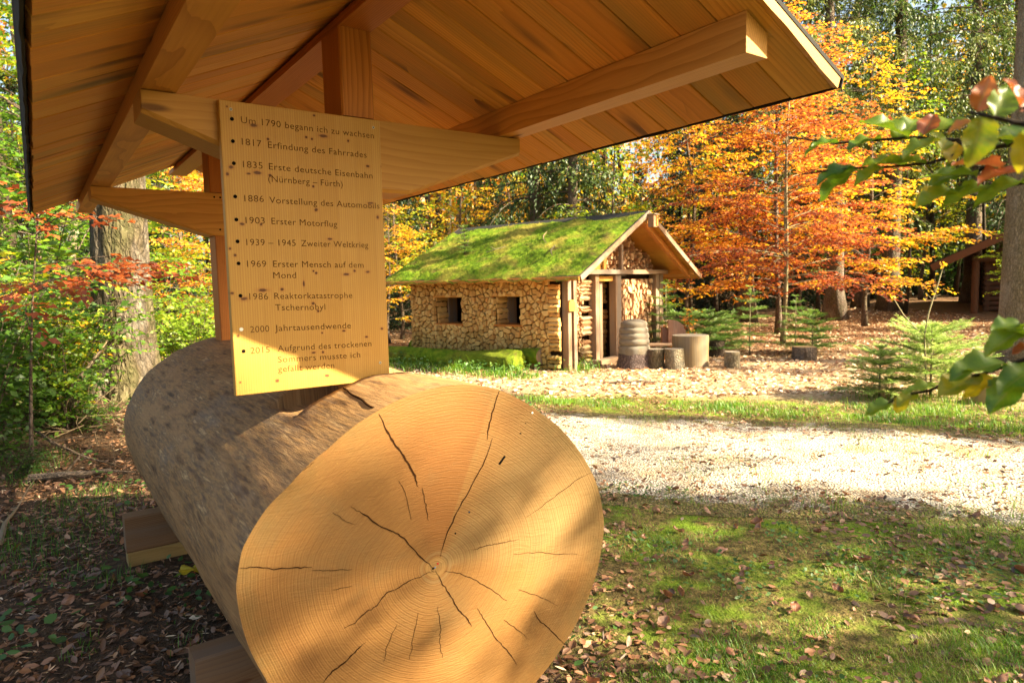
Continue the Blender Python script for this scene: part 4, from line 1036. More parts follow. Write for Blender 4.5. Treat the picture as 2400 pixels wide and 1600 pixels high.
# ------------------------------------------------------------------ foliage
def leaf_mat(name, stops, trans=.5, gloss=.035, usecol=True, rough=.5):
    """leaf colour: tone attribute picks within the season ramp, the object colour shifts it (r = centre, g = spread)"""
    m = NT(name); t = m.attr('tone')
    if usecol:
        oc = m.n('SeparateColor', {0: m.n('ObjectInfo').outputs['Color']})
        f = m.math('ADD', oc.outputs[0], m.math('MULTIPLY', m.math('SUBTRACT', t, .5), oc.outputs[1]), clamp=True)
    else: f = t
    col = m.ramp(f, stops)
    d = m.n('BsdfDiffuse', {0: col}).outputs[0]; tr = m.n('BsdfTranslucent', {0: m.mix(.35, col, m.mix(1.0, col, col, 'ADD'))}).outputs[0]
    gl = m.n('BsdfGlossy', {0: (1, 1, 1, 1), 1: rough}).outputs[0]
    s = m.n('MixShader', {0: trans, 1: d, 2: tr}).outputs[0]
    s = m.n('MixShader', {0: gloss, 1: s, 2: gl}).outputs[0]
    return m.done(s)
SEASON = [(0, (.035, .085, .012)), (.16, (.085, .19, .012)), (.32, (.22, .30, .015)), (.46, (.50, .38, .02)), (.60, (.62, .29, .018)), (.74, (.50, .175, .035)), (.87, (.40, .095, .026)), (1, (.17, .035, .014))]
M['leaf'] = leaf_mat('autumn_leaf', SEASON)
M['needle'] = leaf_mat('spruce_needles', [(0, (.012, .028, .008)), (.4, (.028, .06, .012)), (.75, (.075, .115, .018)), (1, (.17, .18, .035))], .22, .03)
M['firneedle'] = leaf_mat('fir_needles', [(0, (.03, .075, .014)), (.4, (.08, .17, .024)), (.75, (.26, .38, .06)), (1, (.55, .60, .22))], .35, .06)
M['grass'] = leaf_mat('grass_blade', [(0, (.03, .085, .008)), (.4, (.075, .20, .009)), (.7, (.19, .31, .018)), (.9, (.30, .27, .06)), (1, (.34, .26, .12))], .35, .03, False)
M['herb'] = leaf_mat('herb_leaf', [(0, (.03, .08, .018)), (.6, (.07, .16, .03)), (1, (.16, .24, .04))], .35, .03, False)
M['litter'] = leaf_mat('dry_leaf', [(0, (.06, .03, .015)), (.3, (.17, .075, .03)), (.55, (.30, .13, .05)), (.8, (.50, .31, .17)), (1, (.72, .56, .38))], .15, .06, False, .6)

class Fol:
    def __init__(s): s.b = []; s.d = []; s.n = []; s.l = []; s.t = []; s.w = []
    def add(s, b, d, n, l, t, w=.34):
        k = len(b); s.b.append(b); s.d.append(norm(d)); s.n.append(norm(n)); s.l.append(np.broadcast_to(l, (k,))); s.t.append(np.broadcast_to(t, (k,))); s.w.append(np.broadcast_to(w, (k,)))
    def arrays(s, fold=.10):
        b, d, n = (np.concatenate(q) for q in (s.b, s.d, s.n)); l, t, w = (np.concatenate(q) for q in (s.l, s.t, s.w)); l = l[:, None]
        sd_ = norm(np.cross(n, d)); n = np.cross(d, sd_)
        V = np.stack([b, b + d * l * .48 + sd_ * l * w[:, None] + n * l * fold, b + d * l - n * l * .06, b + d * l * .48 - sd_ * l * w[:, None] + n * l * fold], 1).reshape(-1, 3)
        return V, np.arange(len(V)).reshape(-1, 4), np.repeat(t, 4)
    def arrays6(s, fold=.10):
        b, d, n = (np.concatenate(q) for q in (s.b, s.d, s.n)); l, t, w = (np.concatenate(q) for q in (s.l, s.t, s.w)); l = l[:, None]; w = w[:, None]
        sd_ = norm(np.cross(n, d)); n = np.cross(d, sd_); k = np.random.default_rng(len(b)).uniform(-1.0, 1.6, (len(b), 1)); f_ = fold * k
        V = np.stack([b, b + d * l * .28 + sd_ * l * w * .85 + n * l * f_, b + d * l * .68 + sd_ * l * w * .8 + n * l * f_ * 1.3, b + d * l + n * l * f_ * .8, b + d * l * .68 - sd_ * l * w * .8 + n * l * f_ * 1.1, b + d * l * .28 - sd_ * l * w * .85 + n * l * f_], 1).reshape(-1, 3)
        i = np.arange(len(b))[:, None] * 6
        return V, np.concatenate([i + [0, 1, 2, 3], i + [0, 3, 4, 5]]), np.repeat(t, 6)
    def mesh6(s, name, mat, parent=None, fold=.10):
        V, Fc, t = s.arrays6(fold); return mk(name, V, Fc, mat, parent, None, t)
    def mesh(s, name, mat, parent=None, fold=.10):
        V, Fc, t = s.arrays(fold); return mk(name, V, Fc, mat, parent, None, t)
def rot(v, k, a):
    v, k = np.asarray(v, float), np.asarray(k, float); a = np.asarray(a)[..., None]
    return v * np.cos(a) + np.cross(k, v) * np.sin(a) + k * np.sum(k * v, -1, keepdims=True) * (1 - np.cos(a))

def limb_curve(p0, az, L, rise, drop, n=9, wig=.06, r=None):
    t = np.linspace(0, 1, n); h = np.array([math.cos(az), math.sin(az), 0]); s_ = np.array([-h[1], h[0], 0])
    P = p0 + h * (L * t)[:, None]; P[:, 2] += L * (rise * t - drop * t * t)
    P += s_ * (L * wig * np.sin(t * r.uniform(2, 5) + r.uniform(0, 6)))[:, None] * t[:, None]
    return P

def beech_proto(name, H, z0, R, nl, seed, leaf=.085, dens=1.0, top=.35, rise=.25, drop=.3, tr=.06, bark='bark_smooth', lean=(0, 0), stems=1, spread=.5, tone_z=0.0, flat=.35, azr=None):
    """layered broadleaf tree: thin trunk, nearly level limbs, leaf sprays lying in planes"""
    r = np.random.default_rng(seed); g = Geo(); fo = Fol()
    e = bpy.data.objects.new(name, None); COL.objects.link(e)
    for st in range(stems):
        zz = np.linspace(-.05, H, 12); off = np.array([st * .16, st * .22])
        tp = np.stack([off[0] + lean[0] * (zz / H) ** 1.3 + .05 * H * .3 * np.sin(zz * .9 + seed + st), off[1] + lean[1] * (zz / H) ** 1.3 + .03 * H * .3 * np.sin(zz * .7 + seed * 2 + st * 2), zz], 1)
        tp[0, :2] = off; g_r = tr * (1 - .85 * (zz / H)) * (1 + .5 * np.exp(-np.maximum(zz, 0) / .12)) * (1 if st == 0 else .7)
        tube(g, tp, np.maximum(g_r, .008), 9, .5, True, .08, seed)
        for i in range(nl if st == 0 else nl // 3):
            f = r.uniform(0, 1) ** .9; z = z0 + (H - z0) * f * .98
            prof = (1 - f) ** .6 * (1 - top) + top * (1 - f) ; prof *= min(1, .55 + f * 3)
            L = R * prof * r.uniform(.65, 1.1) + .25
            az = r.uniform(0, 2 * PI) if azr is None else r.uniform(*azr)
            p0 = np.array([np.interp(z, tp[:, 2], tp[:, k]) for k in (0, 1)] + [z])
            up = rise * r.uniform(.5, 1.6) + .5 * f
            P = limb_curve(p0, az, L, up, drop * r.uniform(.6, 1.3), 9, .05, r)
            tube(g, P, np.linspace(max(.006, tr * .28 * (1 - .6 * f)), .003, 9), 4, .5, False)
            ntw = max(4, int(L / .17)); hd = np.array([math.cos(az), math.sin(az), 0])
            for j in range(ntw):
                t = .18 + .82 * (j + r.uniform(0, 1)) / ntw
                b = np.array([np.interp(t, np.linspace(0, 1, 9), P[:, k]) for k in range(3)])
                sgn = 1 if j % 2 else -1; a = sgn * r.uniform(.5, 1.05)
                td = np.array([hd[0] * math.cos(a) - hd[1] * math.sin(a), hd[0] * math.sin(a) + hd[1] * math.cos(a), r.normal(-.05, .12)])
                lt = (L * .30 * (1.15 - t) + .22) * r.uniform(.6, 1.2)
                m = max(4, int(lt / leaf * 2.3 * dens))
                s_ = np.linspace(.08, 1, m); bb = b + td * (lt * s_)[:, None] + np.array([0, 0, -.10 * lt]) * (s_ ** 2)[:, None]
                bb += r.normal(0, .018, bb.shape)
                la = np.where(np.arange(m) % 2, 1, -1) * r.uniform(.4, 1.0, m)
                dd = rot(np.tile(td, (m, 1)), np.array([0, 0, 1.]), la) + np.stack([np.zeros(m), np.zeros(m), r.normal(-.12, .25, m)], 1)
                nn = np.stack([r.normal(0, flat, m), r.normal(0, flat, m), np.ones(m)], 1)
                tt = np.clip(.5 + r.normal(0, .16, m) + r.normal(0, .12) + tone_z * (f - .5), 0, 1)
                fo.add(bb, dd, nn, leaf * r.uniform(.65, 1.25, m), tt)
    g.build('trunk', M[bark], e, True); fo.mesh('crown', M['leaf'], e)
    return e

def spruce_proto(name, H, z0, R, seed, tr=.22, step=.42, per=5, dens=1.0, bark='bark', hang=.45, dead=0, shoot=.085, drp=.28):
    r = np.random.default_rng(seed); g = Geo(); fo = Fol()
    e = bpy.data.objects.new(name, None); COL.objects.link(e)
    zz = np.linspace(-.1, H, 16); tp = np.stack([.01 * H * np.sin(zz * .35 + seed), .01 * H * np.sin(zz * .3 + 2 * seed), zz], 1); tp[0, :2] = tp[1, :2]
    rad = tr * (1 - .93 * np.clip(zz / H, 0, 1)) * (1 + .55 * np.exp(-np.maximum(zz, 0) / .35)); tube(g, tp, np.maximum(rad, .012), 14, .5, True, .05, seed)
    z = z0; up3 = np.array([0, 0, 1.])
    while z < H - .3:
        f = (z - z0) / (H - z0); L0 = R * (1 - f) ** .75 + .15
        for k in range(per):
            L = L0 * r.uniform(.55, 1.1); az = r.uniform(0, 2 * PI)
            p0 = np.array([np.interp(z, tp[:, 2], tp[:, i]) for i in (0, 1)] + [z + r.normal(0, .12)])
            P = limb_curve(p0, az, L, .15 + .5 * f, drp + .25 * (1 - f), 8, .03, r); tube(g, P, np.linspace(.012 + .02 * (1 - f), .004, 8), 4, .5, False)
            n = max(5, int(L / .060 * dens)); t = r.uniform(.12, 1, n)
            B = np.stack([np.interp(t, np.linspace(0, 1, 8), P[:, i]) for i in range(3)], 1)
            hd = np.array([math.cos(az), math.sin(az), 0]); sd_ = np.array([-hd[1], hd[0], 0])
            hl = hang * r.uniform(.25, 1.1, n) * (1.1 - .6 * f); side = r.choice([-1, 1], n)
            tone0 = r.normal(.5, .12)
            for q in range(6):
                u = (q + r.uniform(0, 1, n)) / 6
                b = B + side[:, None] * sd_ * (.22 * (1 - np.exp(-2 * u)) * L0 * .5)[:, None] + hd * (u * .12)[:, None] - up3 * (hl * u)[:, None] + r.normal(0, .03, B.shape)
                d = side[:, None] * sd_ * r.uniform(.1, .9, n)[:, None] + hd * r.normal(.3, .4, n)[:, None] - up3 * (.25 + hang * u * 1.6)[:, None]
                nn = r.normal(0, 1, (n, 3)) + [0, 0, .5]
                fo.add(b, d, nn, shoot * r.uniform(.8, 1.8, n), np.clip(tone0 + r.normal(0, .18, n) + .15 * (t - .6) - .1 * u, 0, 1), .20)
        z += step * r.uniform(.7, 1.3)
    for k in range(dead):
        z = r.uniform(.12, 1) * z0; az = r.uniform(0, 6.28); L = r.uniform(.3, 1.4)
        tube(g, limb_curve(np.array([tp[1, 0], tp[1, 1], z]), az, L, .1, .35, 5, .1, r), np.linspace(.014, .003, 5), 3, .5, False)
    g.build('trunk', M[bark], e, True); fo.mesh('crown', M['needle'], e, .02)
    return e

def fir_proto(name, H, R, seed, nw=7, per=5, needle=.024, sh=.13, z0=.15, col='firneedle', upk=.25, tr=.018, bark='bark_smooth', ns=1.0, pw=.8):
    """young fir: flat sprays of shoots carrying real needles"""
    r = np.random.default_rng(seed); g = Geo(); fo = Fol()
    e = bpy.data.objects.new(name, None); COL.objects.link(e)
    tube(g, [(0, 0, -.03), (.01, 0, H * .4), (.0, .01, H)], [tr, tr * .7, .004], 7)
    def shoot(b, d, L, tone):
        k = max(6, int(L / (needle * .30) * ns)); s_ = np.linspace(.04, 1, k); bb = b + d * (L * s_)[:, None]
        side = norm(np.cross(d, [0, 0, 1.])); up = np.cross(side, d)
        for sg in (-1, 1):
            dd = sg * side * 1.0 + d * (.35 + .5 * s_)[:, None] + up * r.normal(.12, .22, k)[:, None]
            fo.add(bb, dd, np.tile(up, (k, 1)) + r.normal(0, .25, (k, 3)), needle * r.uniform(.75, 1.1, k) * (1.05 - .35 * s_ ** 3), np.clip(tone + r.normal(0, .12, k) + .25 * s_ * (s_ > .6), 0, 1), .15)
    for w in range(nw):
        f = w / (nw - 1); z = z0 * H + (H * .97 - z0 * H) * f
        for k in range(per):
            az = 2 * PI * (k + r.uniform(-.25, .25)) / per + w * .6; L = max(.08, R * (1 - f) ** pw * r.uniform(.5, 1.15))
            P = limb_curve(np.array([0, 0, z]), az, L, upk + .5 * f, .12, 7, .03, r); tube(g, P, np.linspace(.006, .002, 7), 4, .5, False)
            n = max(2, int(L / .032)); tone = .45 + r.normal(0, .1)
            for j in range(n):
                t = .12 + .88 * (j + .5) / n; b = np.array([np.interp(t, np.linspace(0, 1, 7), P[:, i]) for i in range(3)])
                ld = norm(P[min(6, int(t * 6) + 1)] - P[int(t * 6 * .999)]); sd_ = norm(np.cross(ld, [0, 0, 1.]))
                for sg in (-1, 1):
                    d = norm(ld * .75 + sg * sd_ * .8 + r.normal(0, .22, 3) + np.array([0, 0, .04]))
                    shoot(b, d, sh * r.uniform(.6, 1.2) * (1.25 - .6 * t) * min(1, L / .3 + .3), tone)
            shoot(P[4], norm(P[6] - P[4]), np.linalg.norm(P[6] - P[4]) * 1.15, tone + .1)
    for k in range(5): shoot(np.array([0, 0, H * .9]), norm(np.array([r.normal(0, .5), r.normal(0, .5), 1])), .09, .6)
    g.build('trunk', M[bark], e, True); fo.mesh('crown', M[col], e, .0)
    return e

def bush_proto(name, H, R, seed, nst=9, leaf=.085, dens=1.0, flat=.6, bark='bark'):
    """thicket: several arching stems with leaf sprays from the ground up"""
    r = np.random.default_rng(seed); g = Geo(); fo = Fol()
    e = bpy.data.objects.new(name, None); COL.objects.link(e)
    for i in range(nst):
        az = r.uniform(0, 6.28); L = R * r.uniform(.5, 1.1); hh = H * r.uniform(.55, 1.05)
        t = np.linspace(0, 1, 9); hd = np.array([math.cos(az), math.sin(az), 0])
        P = hd * (L * t ** 1.5)[:, None] + np.array([r.normal(0, .12), r.normal(0, .12), 0]); P[:, 2] += hh * (1.25 * t - .25 * t * t) - .03
        tube(g, P, np.linspace(.014, .003, 9), 5, .5, False)
        nt_ = int(10 + hh * 5)
        for j in range(nt_):
            tt = .10 + .9 * j / nt_; b = np.array([np.interp(tt, t, P[:, k]) for k in range(3)])
            a = r.uniform(0, 6.28); td = norm(np.array([math.cos(a), math.sin(a), r.normal(.1, .25)])); lt = r.uniform(.25, .65) * (R * .6 + .3)
            tube(g, [b, b + td * lt * .5, b + td * lt + [0, 0, -.08 * lt]], [.004, .003, .0015], 3, .5, False)
            m = max(4, int(lt / leaf * 1.9 * dens)); s_ = np.linspace(.15, 1, m); bb = b + td * (lt * s_)[:, None] + [0, 0, -.0] - np.array([0, 0, .08 * lt]) * (s_ ** 2)[:, None]
            dd = rot(np.tile(td, (m, 1)), np.array([0, 0, 1.]), np.where(np.arange(m) % 2, 1, -1) * r.uniform(.4, 1.1, m)) + np.stack([np.zeros(m)] * 2 + [r.normal(-.2, .3, m)], 1)
            nn = np.stack([r.normal(0, flat, m), r.normal(0, flat, m), np.ones(m)], 1)
            fo.add(bb, dd, nn, leaf * r.uniform(.6, 1.3, m), np.clip(.5 + r.normal(0, .13, m) + r.normal(0, .16), 0, 1), .33)
    g.build('trunk', M[bark], e, True); fo.mesh('crown', M['leaf'], e)
    return e
HIDE = []
def put(proto, x, y, rz=0.0, sc=1.0, hue=None, label=None, cat='tree', group=None, first=[None], name=None, z=None, sz=None):
    used = proto.get('_used', 0); o = proto if not used else copy_tree(proto)
    proto['_used'] = 1
    if '_used' in o.keys() and o is not proto: del o['_used']
    zz_ = float(gz(x, y)[0]) if z is None else z
    o.location = (x, y, zz_ - .02); o.rotation_euler = (0, 0, rz); o.scale = (sc, sc, sc if sz is None else sz)
    if hue:
        for c in o.children: c.color = (hue[0], hue[1], 0, 1)
    if name: o.name = name
    return tag(o, label, cat, group)
def gx(u, y, v=640): return at(u, v, y)[0]            # x of photo column u at depth y

# ------------------------------------------------------------------ the trees
big = empty('conifer_trunk', (gx(292, 8.4, 800), 8.4, float(gz(gx(292, 8.4, 800), 8.4)[0]) - .05), 0, 'massive conifer with deeply furrowed bark standing left behind the log', 'tree')
g = Geo(); zz = np.linspace(-.1, 9, 60); n = 56; th = np.arange(n) / n * 2 * PI; V = []; G = []
for z in zz:
    rr = .335 * (1 - .03 * z) * (1 + .55 * math.exp(-max(z, 0) / .28)); cs = np.stack([np.cos(th), np.sin(th)], 1)
    rr = rr * (1 + .10 * math.exp(-max(z, 0) / .5) * np.sin(th * 5 + 1)) + .016 * snoise(np.c_[cs * 7, np.full(n, z * .9)], 71, 4, 1.6)
    V.append(np.c_[rr * np.cos(th) + .02 * z, rr * np.sin(th), np.full(n, z)]); G.append(np.c_[np.full(n, z), .335 * np.cos(th), .335 * np.sin(th)])
fs = [(i * n + j, i * n + (j + 1) % n, (i + 1) * n + (j + 1) % n, (i + 1) * n + j) for i in range(59) for j in range(n)]
mk('trunk', np.concatenate(V), fs, M['bark_big'], big, np.concatenate(G), None, True)
rt = empty('conifer_trunk', (at(2384, 820, 11.75)[0], 11.75, -.03), 0, 'straight grey-green trunk cut by the right edge, with the log cabin behind it', 'tree')
g = Geo(); zz = np.linspace(-.1, 11, 30); tube(g, np.stack([.012 * zz, 0 * zz, zz], 1), .31 * (1 - .035 * zz) * (1 + .30 * np.exp(-np.maximum(zz, 0) / .22)), 30, .5, True, .03, 5); g.build('trunk', M['bark_beige'], rt, True)

spA = spruce_proto('spruce', 19, 6.2, 3.3, 101, .30, .46, 6, 1.0, 'bark', .75, 22)
spB = spruce_proto('spruce', 14, 2.2, 2.6, 102, .20, .42, 5, .85, 'bark', .60, 8)
spC = spruce_proto('spruce', 22, 9.5, 2.8, 103, .22, .55, 4, .75, 'bark_dark', .6, 18)
bA = beech_proto('beech', 7.6, 1.15, 3.45, 84, 201, .092, 1.2, .45, .22, .34, .045, 'bark_smooth', (.35, .1), 2, tone_z=-.55, flat=.32)
bB = beech_proto('beech', 9.5, 1.0, 3.3, 84, 202, .115, 1.0, .5, .3, .3, .08, 'bark', (.2, -.1), 1, flat=.6, tone_z=-.1)
bC = beech_proto('beech', 8.0, .5, 2.8, 70, 203, .115, .9, .5, .3, .28, .07, 'bark', (-.2, .1), 1, flat=.65)
bD = beech_proto('beech', 13, 3.5, 3.6, 80, 204, .15, .8, .5, .35, .3, .13, 'bark_beige', (.2, .1), 1, flat=.7)
bS = beech_proto('beech', 13, 4.6, 3.6, 33, 205, .17, 2.8, .6, .2, .25, .13, 'bark_beige', (.1, .1), 1, flat=.6)
uA = bush_proto('beech_thicket', 2.5, 1.5, 301, 16, .115, 1.0)
uB = bush_proto('beech_thicket', 3.1, 1.7, 302, 17, .12, .9)
uC = bush_proto('shrub', .75, .55, 303, 8, .062, .8)

# the copper beech right of the hut and the bright beeches behind it
put(bA, gx(1835, 16.2, 815), 16.2, .4, 1.04, (.83, .62), 'young copper-orange beech with level leaf layers and two thin stems right of the hut')
put(bB, gx(2010, 21, 640), 20.5, 1.0, .92, (.55, .42), 'golden beech glowing high behind the copper beech')
put(bB, gx(1640, 20, 640), 21.0, 2.4, .92, (.62, .45), 'orange-yellow beech rising over the gable of the hut')
put(bB, gx(1860, 18, 640), 19.0, 4.1, .98, (.66, .45), 'orange beech standing close behind the crown of the copper beech')
put(bC, gx(1470, 19, 640), 20.5, .3, .95, (.32, .36), 'yellow-green beech behind the mossy ridge beside the spruces')
put(bC, gx(2195, 27, 640), 28.0, 2.0, 1.1, (.36, .4), 'yellow beech between the tall grey trunk and the right edge')
put(bC, gx(2130, 19, 640), 26.0, 3.0, .9, (.68, .4), 'red-orange beech behind the tall grey trunk')
put(bC, gx(2370, 19, 640), 18.0, 5.0, .55, (.28, .3), 'green-yellow beech overhanging the roof of the log cabin')
# left of and behind the hut
put(bC, gx(930, 20, 640), 20.5, 1.1, .80, (.36, .42), 'yellow-orange beech left of the hut roof, close to the timetable board')
put(bB, gx(1080, 24, 640), 26.0, 5.2, .9, (.52, .4), 'golden beech behind the left end of the mossy roof')
put(bC, gx(880, 17, 640), 18.6, 4.4, .55, (.58, .4), 'low orange beech at the left wall of the hut')
put(bB, gx(1200, 26, 640), 30.0, 3.3, 1.0, (.58, .35), 'orange beech seen between the thin trunks over the mossy roof')
put(bC, gx(990, 28, 640), 33.0, .8, 1.3, (.40, .4), 'tall pale yellow beech far behind the left part of the mossy roof')
# behind the shelter, left
put(bC, gx(430, 15, 640), 17.0, 2.9, .8, (.66, .4), 'rust-brown beech seen under the shelter roof beside the furrowed trunk')
put(bB, gx(300, 17, 640), 20.0, .2, .9, (.35, .4), 'green-yellow beech behind the furrowed trunk')
put(bD, gx(120, 15, 640), 16.0, 1.2, .9, (.34, .4), 'tall green and orange broadleaf tree behind the left thicket')
put(bB, gx(20, 11, 500), 11.5, 2.2, .75, (.16, .35), 'green broadleaf tree beside the left edge behind the roof')
put(bD, gx(560, 26, 640), 28.0, 4.2, 1.0, (.62, .4), 'orange broadleaf tree far behind the shelter posts')
# thickets at the left: leaves near enough to be told apart
for (u, y, rz, sc, hue, pr, lb) in ((0, 7.0, .5, .78, (.08, .28), uA, 'dense green thicket at the left edge under the shelter eaves'), (130, 7.0, 2.0, .50, (.16, .4), uB, 'green thicket close to the left side of the furrowed trunk'),
    (-70, 6.0, 3.3, .60, (.08, .25), uB, 'dark green thicket cut by the left edge'), (95, 7.9, 4.0, .74, (.36, .6), uA, 'thicket with orange and brown leaves left of the furrowed trunk'),
    (455, 9.5, 1.0, .64, (.25, .2), uA, 'bright yellow-green shrub between the furrowed trunk and the shelter post'), (400, 11.5, 5.0, .72, (.28, .3), uB, 'green-yellow shrub right behind the furrowed trunk'),
    (60, 9.0, 2.7, 1.05, (.20, .4), uB, 'tall mixed thicket behind the left edge shrubs'), (210, 12.5, .9, .8, (.22, .4), uA, 'yellow thicket behind the furrowed trunk at left')):
    x = gx(u, y, 700); put(pr, x, y, rz, sc, hue, lb, 'shrub', None)
# red copper branch hanging into the left thicket
rb = beech_proto('beech_sapling', 2.6, 1.55, 1.25, 15, 210, .085, 1.2, .6, .15, .25, .02, 'bark', (.3, 0), 1, flat=.5, azr=(-1.6, 1.0))
put(rb, gx(60, 6.0, 700), 5.9, .1, .92, (.88, .25), 'copper-red beech sapling spreading over the green thicket at left', 'sapling')

# trunks behind the hut roof and to the right
ords1 = ['ninth-last', 'ninth', 'eighth', 'seventh', 'sixth', 'fifth', 'fourth', 'third', 'second', 'first', 'tenth', 'eleventh', 'twelfth', 'thirteenth']; ords1[0] = 'tenth'; ords1[10:] = ['eleventh', 'twelfth', 'thirteenth', 'fourteenth', 'fifteenth', 'sixteenth', 'seventeenth']; ords1[1:10] = ['ninth', 'eighth', 'seventh', 'sixth', 'fifth', 'fourth', 'third', 'second', 'first']
def tpos(u, y): return gx(u, y, 600), y
put(spA, *tpos(1252, 21.5), .2, .95, (.42, .8), 'broad dark spruce with hanging boughs behind the hut ridge', z=-1.6)
put(spB, *tpos(1335, 20.5), 1.7, 1.0, (.62, .9), 'lighter green spruce right beside the dark spruce behind the ridge', z=-.2)
for u, y, pr, sc, lb in ((990, 40, spC, 1.0, 'sunlit white-looking trunk, leftmost of the straight trunks above the mossy roof'), (1028, 33, spC, .95, 'thicker of the two neighbouring dark trunks above the mossy roof'),
                         (1052, 36, spC, .9, 'thinner of the two neighbouring dark trunks above the mossy roof'), (1138, 34, spC, .92, 'slightly leaning dark trunk above the middle of the mossy roof')):
    put(pr, *tpos(u, y), u * .1, sc, (.35, .7), lb, sz=1.1)
put(spA, *tpos(2095, 25), .6, 1.12, (.66, .9), 'tall grey spruce trunk rising straight up behind the copper beech', z=.15)
put(spA, *tpos(1762, 24.5), 2.5, .95, (.70, .9), 'spruce with a reddish trunk half hidden by the copper beech', z=.05)
put(spA, *tpos(1945, 23.5), 4.2, 1.0, (.86, .9), 'spruce with yellowish hanging boughs at the top beside the shelter roof')
put(spA, *tpos(2275, 26), 3.6, 1.0, (.82, .9), 'spruce with a pale sunlit trunk near the top right corner')
put(spB, *tpos(2355, 27), .9, 1.3, (.5, .9), 'bushy spruce behind the trunk at the right edge')
put(spB, *tpos(2010, 27), 5.1, 1.25, (.80, .9), 'yellow-green spruce high behind the tall grey trunk')
put(spA, *tpos(1640, 30), 5.9, 1.0, (.45, .8), 'dark spruce standing deep behind the hut gable')
put(spC, gx(8, 13, 300), 13.0, .4, .8, (.3, .6), 'slender trunk at the left edge beyond the eaves')
r = np.random.default_rng(403)
spD = spruce_proto('spruce', 9, .3, 2.3, 105, .12, .40, 6, .9, 'bark_dark', .5, 0)
for i, (u, y) in enumerate(((1500, 27), (1590, 31), (1680, 28), (1770, 33), (1860, 30), (1955, 34), (2050, 31), (2150, 35), (2240, 33), (2340, 30), (1290, 30), (1150, 28), (960, 26), (860, 24), (60, 15), (230, 19), (380, 22))):
    put(spD, *tpos(u, y), i * 1.3, r.uniform(.65, 1.0), (.12, .5), f'dark bushy spruce deep in the wood, {ords1[i]} from the right of the dark ones', 'tree', 'dark spruces deep in the wood')
# slim dark trunks of the wood behind the clearing
r = np.random.default_rng(404)
slim = beech_proto('forest_tree', 11, 4.2, 2.2, 30, 220, .15, .55, .5, .4, .3, .075, 'bark_dark', (.2, .1), 1, flat=.7)
slim2 = spruce_proto('forest_tree', 12, 4.5, 1.5, 221, .10, .55, 4, .55, 'bark_dark', .4, 14)
us = [1580, 1618, 1655, 1690, 1738, 1885, 1912, 1950, 1990, 2030, 2122, 2150, 2178, 2205, 2235, 2300]
ords = 'first second third fourth fifth sixth seventh eighth ninth tenth eleventh twelfth thirteenth fourteenth fifteenth sixteenth seventeenth eighteenth nineteenth twentieth twenty-first twenty-second twenty-third twenty-fourth'.split()
for i, u in enumerate(us):
    y = float(r.choice([24, 27, 30, 34, 38]) + r.uniform(-1, 1)); pr = slim if i % 3 else slim2
    put(pr, *tpos(u + r.uniform(-6, 6), y), r.uniform(0, 6.28), r.uniform(.75, 1.15), (float(r.choice([.25, .4, .55])), .4), f'{ords[i]} from left of the slim dark trunks in the wood behind the copper beech', 'tree', 'slim trunks behind the clearing')
# trees out of frame at the right whose crowns break up the sun
ords0 = ['nearest', 'second', 'third', 'fourth', 'farthest']
def sunpos(p, q): return .284 * p + .959 * q, .959 * p - .284 * q
for p, q, sc, rz, hue, lb in ((-1.6, 14.5, 1.05, 1.9, (.5, .4), 'broadleaf tree right of the viewer shading the shelter'),
                              (.9, 18.5, 1.12, 4.0, (.45, .4), 'taller broadleaf tree farther right of the lawn'), (-5.5, 13.5, 1.1, 2.6, (.4, .4), 'broadleaf tree behind the viewer at the right')):
    x, y = sunpos(p, q); put(bS, x, y, rz, sc, hue, lb)
small = beech_proto('beech', 9.5, 3.0, 1.5, 30, 230, .14, 2.0, .6, .2, .25, .07, 'bark_beige', (.1, .1), 1, flat=.6)
x, y = sunpos(2.9, 7.2); put(small, x, y, 1.2, .80, (.4, .4), 'low broadleaf tree right of the viewer shading the near lawn')
x, y = sunpos(.75, 7.0); put(small, x, y, 2.2, .88, (.4, .4), 'slim broadleaf tree right of the viewer dappling the sawn log end')
x, y = sunpos(4.3, 13.0); put(small, x, y, .6, 1.0, (.4, .4), 'slim broadleaf tree right of the lawn')
pole = spruce_proto('spruce', 12.5, 1.2, 1.15, 104, .10, .32, 5, 1.0, 'bark', .35, 0)
x, y = sunpos(4.72, 13.0); put(pole, x, y, 2.0, 1.0, (.4, .8), 'slender spruce out of frame at the near side of the path')
x, y = sunpos(7.85, 15.0); put(pole, x, y, 0, 1.0, (.4, .8), 'slender spruce out of frame throwing the shadow strip on the grass')
for p, q, sc, lb in ((12.5, 12.5, 1.15, 'slim dark tree beyond the right edge, nearer than the tall spruce'), (15.4, 13.5, 1.2, 'slim dark tree beyond the right edge beside the cabin')):
    x, y = sunpos(p, q); put(slim2, x, y, p, sc, (.35, .5), lb)
x, y = sunpos(13.4, 20); put(spC, x, y, 1.0, .9, (.4, .7), 'tall spruce beyond the right edge level with the hut')
for i, (p, q) in enumerate(((17.6, 15), (19.6, 17), (21.8, 15.5), (24, 18), (26.5, 17))):
    x, y = sunpos(p, q); put(spB, x, y, p, .78, (.3, .7), f'dense spruce beyond the right edge, {ords0[i]} from the viewer', 'tree')
tall = beech_proto('beech', 19, 13.0, 3.0, 40, 231, .17, 1.5, .6, .2, .25, .16, 'bark_beige', (.1, .1), 1, flat=.6)  # high crown added out of view to throw shade on the left side
x, y = sunpos(4.6, 22.0); put(tall, x, y, .6, 1.0, (.4, .4), 'unseen very tall broadleaf tree added at far right to shade the left thicket')

